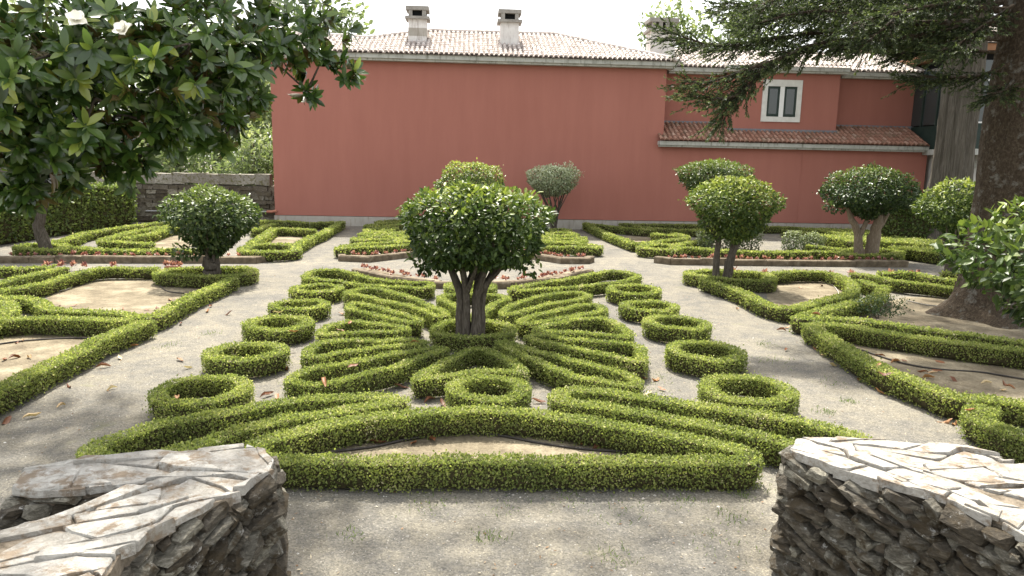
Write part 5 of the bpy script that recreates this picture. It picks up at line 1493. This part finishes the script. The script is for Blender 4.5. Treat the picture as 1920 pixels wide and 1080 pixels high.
# ------------------------------------------------------------------ big conifer at the right
con = thing('conifer_tree', 'huge dark conifer trunk at the right edge with needled boughs reaching across', 'tree', (10.6, 13.9, 0))
cinv = Matrix.Translation((-10.6, -13.9, 0))
mb = MB()
zs = [-0.1, 0.1, 0.3, 0.6, 1.0, 2.0, 3.5, 5.0, 7.0, 10.0, 14.0]
rs = [1.15, 0.92, 0.78, 0.70, 0.66, 0.63, 0.61, 0.58, 0.5, 0.36, 0.15]
seg = 40; V = []
phs = RNG.uniform(0, 6.28, 5)
zz_ = np.concatenate([np.linspace(-0.1, 1.0, 14), np.linspace(1.15, 6.5, 40), np.linspace(7, 14, 12)])
for z in zz_:
    r = np.interp(z, zs, rs)
    for j in range(seg):
        a = 2 * math.pi * j / seg
        fl = 1 + (0.30 * max(0, 1 - z / 0.6)) * max(0, math.sin(a * 5 + phs[0])) + 0.025 * math.sin(a * 9 + phs[1] + z * 0.6) + 0.03 * math.sin(a * 4 + z * 2.2 + phs[2]) + random.gauss(0, 0.012)
        V.append((10.6 + math.cos(a) * r * fl, 13.9 + math.sin(a) * r * fl, z))
k = len(zz_)
mb.add(V, [(i * seg + j, i * seg + (j + 1) % seg, (i + 1) * seg + (j + 1) % seg, (i + 1) * seg + j) for i in range(k - 1) for j in range(seg)])
o = mb.build('trunk', 'conifer_bark', con, smooth=True); o.matrix_parent_inverse = cinv
def needle_sprays(mb, base, dirs, length, per, nlen, tone, wid=0.014, fwd=0.9):
    """plumes: a shoot with needles all round, pointing forward"""
    k = len(base)
    t = RNG.uniform(0.05, 1, (k, per))
    p = base[:, None, :] + dirs[:, None, :] * (t * length[:, None])[..., None]
    p[..., 2] += (t ** 2 * 0.22 - t * 0.16) * length[:, None]
    dd = unit(dirs[:, None, :] * fwd + RNG.normal(0, 0.42, (k, per, 3)))
    p = p.reshape(-1, 3); dd = dd.reshape(-1, 3)
    nm = unit(RNG.normal(size=dd.shape))
    tint = np.clip(0.42 + tone + 0.6 * (t.reshape(-1) - 0.5) + RNG.normal(0, 0.16, len(p)), 0, 1)
    add_quads(mb, p, dd, nm, nlen * RNG.uniform(0.7, 1.3, len(p)), wid, 0, tint)
def bough(pts, r0, dense, spread, tone=0.0, drop=0.25, coarse=False):
    C = curve_pts(pts, 24)
    b = MB(); tube(b, C, np.linspace(r0, 0.012, len(C)), 7, 0, 0.08)
    o = b.build('branch', 'conifer_bark', con, smooth=True); o.matrix_parent_inverse = cinv
    k = int(dense * sum(math.dist(C[i], C[i + 1]) for i in range(len(C) - 1)))
    s = RNG.uniform(0.12, 1, k) ** 0.8
    ii = np.minimum((s * (len(C) - 1)).astype(int), len(C) - 2)
    q = C[ii] + (C[ii + 1] - C[ii]) * RNG.random((k, 1))
    T = unit(C[ii + 1] - C[ii])
    side = unit(np.cross(T, np.array([0, 0, 1.0])))
    sg = np.where(RNG.random(k) < 0.5, -1.0, 1.0)[:, None]
    d = unit(T * 0.8 + side * sg * RNG.uniform(0.1, 1.0, (k, 1)) + RNG.normal(0, 0.25, (k, 3)) + np.array([0, 0, -drop]) * RNG.uniform(0, 1.6, (k, 1)))
    off = RNG.uniform(0, 1, (k, 1)) * spread
    base = q + d * off
    m = MB()
    if coarse:
        needle_sprays(m, base, d, RNG.uniform(0.4, 0.7, k), 16, 0.17, tone, 0.065)
    else:
        needle_sprays(m, base, d, RNG.uniform(0.24, 0.48, k), 40, 0.058, tone, 0.016, 1.25)
    # thin twigs that carry the plumes
    add_quads(m, q, d, unit(RNG.normal(size=d.shape)), off[:, 0] + 0.2, 0.012, 1, np.zeros(k))
    o = m.build('needles', ['needle', 'conifer_bark'], con); o.matrix_parent_inverse = cinv
for i, pts in enumerate(CONIFER_BOUGHS):
    big = i in (0, 1, 4, 5, 8, 11)
    bough(pts, 0.07 if big else 0.035, 62 if big else 52, 0.34 if big else 0.26, 0.05 if i in (2, 3, 1) else -0.08)
random.seed(9)
for i in range(64):                                       # unseen upper boughs, spread wide to dim the wing wall and right beds
    a = random.uniform(-2.2, 2.5) if i % 3 else random.uniform(0, 6.28); z = random.uniform(6.8, 13)
    r = random.uniform(3.2, 7.0 if i % 3 else 4.8) * (1 - (z - 6) / 12)
    bough([(10.35, 13.9, z), (10.35 + math.cos(a) * r * 0.5, 13.9 + math.sin(a) * r * 0.5, z + 0.1), (10.35 + math.cos(a) * r, 13.9 + math.sin(a) * r, z - 0.4)], 0.06, 16, 0.7, -0.08, coarse=True)

# fluted old trunk in front of the gallery
fl = thing('fluted_tree', 'old deeply fluted grey trunk in front of the glazed gallery', 'tree', (18.2, 27.0, 0))
finv = Matrix.Translation((-18.2, -27.0, 0))
mb = MB(); V = []; seg = 90
zz_ = np.linspace(-0.1, 13, 50)
for z in zz_:
    r = np.interp(z, [0, 1.5, 2.5, 4, 6, 8, 11], [1.05, 0.76, 0.65, 0.62, 0.60, 0.56, 0.45])
    for j in range(seg):
        a = 2 * math.pi * j / seg
        f = 0.95 + 0.10 * abs(math.sin(a * 3.5 + 0.8 * math.sin(a * 2 + 1) + 0.12 * math.sin(z * 0.9))) ** 0.7 + 0.07 * math.sin(a * 11 + 1.4 * math.sin(a * 3) + 0.25 * math.sin(z * 0.6)) + 0.04 * math.sin(a * 23 + 0.4 * z) + 0.03 * math.sin(z * 1.3 + a * 2) + random.gauss(0, 0.012)
        V.append((18.16 + math.cos(a) * r * f , 27.0 + math.sin(a) * r * f, z))
k = len(zz_)
mb.add(V, [(i * seg + j, i * seg + (j + 1) % seg, (i + 1) * seg + (j + 1) % seg, (i + 1) * seg + j) for i in range(k - 1) for j in range(seg)])
o = mb.build('trunk', 'fluted_bark', fl, smooth=True); o.matrix_parent_inverse = finv
mb = MB()  # unseen crown, enlarged to keep sky light off the wing wall
k = 1700
v = rand_dirs(k); base = np.array((18.2, 26.4, 12.0)) + v * (RNG.uniform(0.3, 1, (k, 1)) ** 0.5) * np.array((5.6, 5.0, 3.2))
needle_sprays(mb, base, unit(v + RNG.normal(0, 0.5, (k, 3))), RNG.uniform(0.5, 0.9, k), 20, 0.24, -0.05, 0.1)
o = mb.build('crown', 'needle', fl); o.matrix_parent_inverse = finv

# ------------------------------------------------------------------ trees and roof beyond the garden
def far_tree(label, x, y, h, r, n, leaf, z0, tone=0.0, group='trees beyond the garden wall', mat='far_leaf', bare=False):
    t = thing('background_tree', label, 'tree', (x, y, 0), group)
    inv = Matrix.Translation((-x, -y, 0))
    stems(t, inv, [([(x, y, -0.1), (x, y, h * 0.3), (x + 0.2, y, h * 0.75)], 0.3, 0.08)], 'grey_bark')
    mb = MB()
    for _ in range(9):
        v = rand_dirs(1)[0]
        c = (x + v[0] * r * 0.6, y + v[1] * r * 0.6, z0 + (h - z0) * (0.5 + 0.38 * v[2]))
        crown_cloud(mb, c, (r * 0.52, r * 0.52, (h - z0) * 0.30), n // 13, leaf * 1.15, tone=tone, lumps=0.2, inner=0.5, spread=0.8)
    o = mb.build('crown', mat, t); o.matrix_parent_inverse = inv
far_tree('pale green tree beyond the rubble wall, next to the house corner', -14.6, 45, 9.5, 4.2, 5200, 0.30, 1.5, 0.15)
far_tree('pale tree beyond the rubble wall, under the hanging magnolia twigs', -19.5, 46, 7.5, 3.4, 3600, 0.30, 1.0, 0.05)
far_tree('dark tree beyond the rubble wall between two paler ones', -17.2, 52, 10.5, 3.6, 4000, 0.30, 1.5, -0.25)
far_tree('tall tree far behind the tall left hedge', -27, 50, 12, 5.0, 4500, 0.38, 2.0, -0.05)
far_tree('hazy tree at the far left behind the magnolia', -36, 55, 13, 5.5, 4500, 0.42, 2.0, 0.0)
far_tree('tree rising behind the left end of the tiled roof', -9.2, 47, 14.6, 2.9, 3200, 0.34, 6.0, -0.05)
far_tree('tree rising behind the right chimney', 14.0, 52, 12.9, 3.2, 4200, 0.32, 5.0, 0.1)
far_tree('second tree behind the wing roof, half hidden by conifer', 19.5, 54, 13.2, 3.8, 4200, 0.34, 5.0, 0.0)
far_tree('low bushy tree right behind the rubble wall at the house corner', -10.6, 37, 4.6, 2.3, 4200, 0.20, 0.6, 0.15)
far_tree('low bushy tree behind the middle of the rubble wall', -14.5, 38, 4.0, 2.4, 4200, 0.20, 0.5, 0.1)
far_tree('broad pale tree filling the gap behind the weeping tree', -12.0, 49, 9.0, 4.2, 5200, 0.30, 1.0, 0.1)
# greyish bare weeping tree
t = thing('weeping_tree', 'grey leafless weeping tree beyond the rubble wall', 'tree', (-17.0, 41, 0))
inv = Matrix.Translation((17.0, -41, 0))
stems(t, inv, [([(-17.0, 41, 0), (-17.0, 41, 2.5), (-16.9, 41, 5.2)], 0.2, 0.06)], 'grey_bark')
mb = MB()
for i in range(330):
    a = random.uniform(0, 6.28); r = random.uniform(0.2, 1.6); z1 = random.uniform(2.2, 5.4)
    tube(mb, [(-17, 41, z1), (-17 + math.cos(a) * r * 0.5, 41 + math.sin(a) * r * 0.5, z1 + 0.3), (-17 + math.cos(a) * r, 41 + math.sin(a) * r, z1 - 0.6), (-17 + math.cos(a) * r * 1.25, 41 + math.sin(a) * r * 1.25, z1 - random.uniform(1.6, 3.0))], [0.02, 0.016, 0.013, 0.008], 3)
o = mb.build('branches', 'pale_bark', t); o['kind'] = 'stuff'; o.matrix_parent_inverse = inv
fh = thing('distant_house', 'pale house with reddish tiled roof glimpsed between hedge and magnolia', 'house', (-26, 43, 0))
inv = Matrix.Translation((26, -43, 0))
mb = MB(); mb.box(-31, -20.5, 41, 48, 0, 2.6); o = mb.build('wall', 'pale_render', fh); o.matrix_parent_inverse = inv
mb = MB(); mb.add([(-31.4, 40.6, 2.55), (-20.1, 40.6, 2.55), (-20.1, 44.5, 4.6), (-31.4, 44.5, 4.6), (-31.4, 48.4, 2.55), (-20.1, 48.4, 2.55)], [(0, 1, 2, 3), (3, 2, 5, 4)])
o = mb.build('roof', 'lean_to_tile', fh); o.matrix_parent_inverse = inv
mb = MB()
for i in range(50):
    x = -31.3 + i * 0.225
    for c in range(9):
        u = c * 0.43
        mb.add([(x - 0.09, 40.6 + u, 2.56 + u * 0.526), (x, 40.6 + u, 2.67 + u * 0.526), (x + 0.09, 40.6 + u, 2.56 + u * 0.526), (x - 0.08, 41.06 + u, 2.54 + (u + 0.46) * 0.526), (x, 41.06 + u, 2.63 + (u + 0.46) * 0.526), (x + 0.08, 41.06 + u, 2.54 + (u + 0.46) * 0.526)], [(0, 1, 4, 3), (1, 2, 5, 4)], 0, random.random())
o = mb.build('roof_tiles', 'lean_to_tile', fh); o['kind'] = 'stuff'; o.matrix_parent_inverse = inv

# ------------------------------------------------------------------ flowers, hoses, dead leaves, litter
def begonia_mesh(seed):
    r = np.random.default_rng(seed)
    mb = MB()
    n = 26
    a = r.uniform(0, 6.28, n); el = r.uniform(0.15, 1.3, n)
    d = np.column_stack([np.cos(a) * np.cos(el), np.sin(a) * np.cos(el), np.sin(el)])
    p = d * r.uniform(0.01, 0.05, (n, 1)) + np.array((0, 0, 0.03))
    p[:, 2] += r.uniform(0, 0.05, n)
    add_leaves(mb, p, d, unit(np.array((0, 0, 1.0)) + r.normal(0, 0.5, (n, 3))), r.uniform(0.05, 0.09, n), 0.05, 0, r.uniform(0, 1, n))
    return mb.mesh('begonia', ['begonia_leaf'])
BEG = [begonia_mesh(i) for i in range(5)]
def begonias(label, group, pts, n, jitter=0.05, size=(0.8, 1.3), bed=0.12):
    P = np.array(pts); d = np.concatenate([[0], np.cumsum(np.linalg.norm(np.diff(P, axis=0), axis=1))])
    if bed > 0.1:                                         # raised strip of earth behind the kerb
        mb = MB(); T = unit(np.gradient(P, axis=0)); N = np.stack([-T[:, 1], T[:, 0]], axis=1)
        V = []
        for q, nn in zip(P, N):
            for o_, z_ in ((-0.2, -0.02), (-0.2, bed), (0.2, bed), (0.2, -0.02)):
                V.append((q[0] + nn[0] * o_, q[1] + nn[1] * o_, z_))
        mb.add(V, [(i * 4 + j, i * 4 + j + 1, i * 4 + j + 5, i * 4 + j + 4) for i in range(len(P) - 1) for j in range(3)])
        tag(mb.build('flower_bed', 'soil'), kind='structure')
    for i in range(n):
        s = d[-1] * (i + 0.5 + random.uniform(-0.3, 0.3)) / n
        o = link('begonia', random.choice(BEG))
        sc = random.uniform(*size)
        o.location = (np.interp(s, d, P[:, 0]) + random.gauss(0, jitter), np.interp(s, d, P[:, 1]) + random.gauss(0, jitter), bed)
        o.rotation_euler = (0, 0, random.uniform(0, 6.28)); o.scale = (sc, sc, sc * 1.1)
        tag(o, label, 'flower', group)
random.seed(77)
begonias('small red-leaved begonia in the row behind the left straight kerb', 'begonias behind the left kerb', [(-13.2, 20.05), (-8.89, 20.36), (-5.9, 20.6)], 30, size=(0.6, 1.0))
begonias('small red-leaved begonia behind the angled kerb left of the centre tree', 'begonias behind the left angled kerb', [(-3.4, 21.2), (-2.75, 21.1), (-1.7, 22.15), (-1.0, 22.7)], 15, size=(0.6, 1.0))
begonias('small red-leaved begonia behind the angled kerb right of the centre tree', 'begonias behind the right angled kerb', [(1.2, 22.8), (2.1, 22.1), (2.75, 21.25), (3.5, 21.3)], 15, size=(0.6, 1.0))
begonias('small red-leaved begonia in the row behind the right straight kerb', 'begonias behind the right kerb', [(5.8, 21.25), (9.44, 21.22), (12.8, 21.28)], 38, size=(0.6, 1.0))
begonias('small red-leaved begonia along the curved kerb left of the centre trunk', 'begonias of the near curve left', [(-2.7, 18.75), (-1.6, 17.45), (-0.7, 16.85)], 16, size=(0.6, 1.0))
begonias('small red-leaved begonia along the curved kerb right of the centre trunk', 'begonias of the near curve right', [(0.6, 16.85), (1.2, 16.95), (2.1, 17.7), (3.1, 18.95)], 20, size=(0.6, 1.0))
begonias('red-leaved begonia beside the hedge corner below the left kerb', 'begonias below the left kerb', [(-10.5, 18.6), (-9.3, 18.6), (-8.6, 18.8)], 6, size=(0.9, 1.4), bed=0.05)
begonias('red-leaved begonia showing above the hedge of the right bed', 'begonias above the right bed hedge', [(6.6, 18.4), (7.6, 18.3), (10.3, 18.3), (12.0, 18.2)], 7, size=(1.2, 1.6), bed=0.05)
# planter of begonias on the hedge corner
pl = thing('flower_planter', 'small terracotta trough of red and white begonias by the camellia trunk on the left', 'planter', (-6.98, 17.75, 0))
mb = MB(); mb.box(-0.17, 0.17, -0.08, 0.08, 0, 0.27)
mb.build('trough', 'terracotta', pl)
for i in range(5):
    o = link('plant', BEG[i], pl); o.location = (-0.15 + i * 0.075, random.gauss(0, 0.02), 0.24); o.scale = (1.0, 1.0, 1.0)
for i, (lab, pts) in enumerate(HOSES):
    C, _ = smooth_line([(x, y, 0.018 + 0.004 * ((j * 7) % 3)) for j, (x, y) in enumerate(pts)], False, 0.08)
    mb = MB(); tube(mb, C, np.full(len(C), 0.013), 6)
    o = mb.build('irrigation_hose', 'hose_pale' if 'pale' in lab else 'hose_black', smooth=True)
    tag(o, lab, 'hose', 'irrigation hoses')
def dead_leaf_mesh(seed):
    r = np.random.default_rng(seed)
    V = LV * np.array((0.17, 0.18, 0.12))
    curl = r.uniform(0.5, 2.2)
    V[:, 2] = np.abs(V[:, 1]) * curl * 0.55 + 0.012 * np.sin(V[:, 0] * 40 + seed) + 0.012
    V[:, 1] *= 1 - 0.15 * curl
    V[:, 0] -= 0.085
    mb = MB(); mb.add(V, LF)
    return mb.mesh('fallen_leaf', ['dead_leaf'], True)
DEAD = [dead_leaf_mesh(i) for i in range(6)]
random.seed(88)
def fallen(x, y, z, lab, grp, flat=True):
    o = link('fallen_leaf', random.choice(DEAD))
    o.location = (x, y, z)
    sc = random.uniform(0.75, 1.2)
    o.rotation_euler = (random.gauss(0, 0.25) + (math.pi if random.random() < 0.3 else 0), random.gauss(0, 0.25), random.uniform(0, 6.28)); o.scale = (sc, sc, sc)
    if abs(o.rotation_euler[0]) > 1.5: o.location[2] += 0.03
    tag(o, lab, 'leaf', grp)
for where, pts in FALLEN_LEAVES:
    for (x, y) in pts:
        fallen(x, y, 0.012, 'dry brown magnolia leaf ' + where, 'dead leaves ' + where)
for (x, y) in LEAVES_ON_HEDGES:
    fallen(x, y, 0.285, 'dry magnolia leaf caught on top of a clipped box hedge', 'dead leaves lying on the hedges')
# crumbs of leaf and petal
mb = MB()
n = 4200
p = np.column_stack([RNG.uniform(-9, 10, n), RNG.uniform(4.6, 21, n), np.full(n, 0.008)])
d = unit(np.column_stack([RNG.normal(size=n), RNG.normal(size=n), RNG.normal(0, 0.15, n)]))
add_quads(mb, p, d, unit(np.array((0, 0, 1.0)) + RNG.normal(0, 0.25, (n, 3))), RNG.uniform(0.012, 0.045, n), RNG.uniform(0.006, 0.02, n), 0, RNG.random(n))
o = mb.build('leaf_litter', 'leaf_litter'); tag(o, 'scattered crumbs of dry leaf and petal on the gravel', 'litter', kind='stuff')
# loose grit near the terrace
mb = MB()
n = 16000
yy = 4.2 + RNG.random(n) ** 1.6 * 8; xx = RNG.uniform(-1, 1, n) * (0.8 * yy + 0.5)
r = RNG.uniform(0.003, 0.009, n) * (1 + (RNG.random(n) < 0.05) * 1.0)
octa = np.array([(1, 0, 0), (0, 1, 0), (-1, 0, 0), (0, -1, 0), (0, 0, 0.8)])
V = (octa[None] * r[:, None, None] * RNG.uniform(0.6, 1.3, (n, 5, 3))) + np.stack([xx, yy, np.zeros(n)], axis=1)[:, None, :]
Fq = (np.array([(0, 1, 4), (1, 2, 4), (2, 3, 4), (3, 0, 4)])[None] + (np.arange(n) * 5)[:, None, None]).reshape(-1, 3)
mb.add(V.reshape(-1, 3), Fq, 0, np.repeat(np.clip(RNG.normal(0.5, 0.25, n), 0, 1), 4))
o = mb.build('grit', 'pebble'); tag(o, 'loose grit lying on the gravel paths', 'gravel', kind='stuff')
# tufts of grass and weeds
mb = MB()
spots = [(0.4, 5.75), (1.35, 5.7), (2.2, 5.6), (2.0, 5.2), (-0.9, 5.4), (2.45, 6.0), (1.9, 5.9), (-0.3, 5.85), (0.9, 5.95), (2.7, 6.2), (3.9, 7.6), (4.3, 8.2), (3.6, 7.2), (4.8, 8.6), (2.5, 9.4), (2.7, 9.7), (2.4, 10.4), (-2.2, 9.6), (-2.3, 11.0), (-2.35, 12.6), (-4.6, 11.2), (-4.2, 12.0), (-3.6, 7.0), (4.6, 10.5), (4.9, 11.5), (-0.6, 8.2), (1.1, 5.0), (0.2, 5.3), (2.3, 8.9), (5.0, 9.4)]
for (x, y) in spots:
    k = random.randint(25, 80); sp = random.uniform(0.05, 0.16)
    p = np.column_stack([RNG.normal(x, sp, k), RNG.normal(y, sp, k), np.zeros(k)])
    d = unit(np.column_stack([RNG.normal(0, 0.6, k), RNG.normal(0, 0.6, k), np.ones(k)]))
    add_quads(mb, p, d, rand_dirs(k), RNG.uniform(0.015, 0.06, k), 0.007, 0, RNG.random(k))
o = mb.build('weeds', 'grass_blade'); tag(o, 'small tufts of grass and weeds on the gravel', 'grass', kind='stuff')
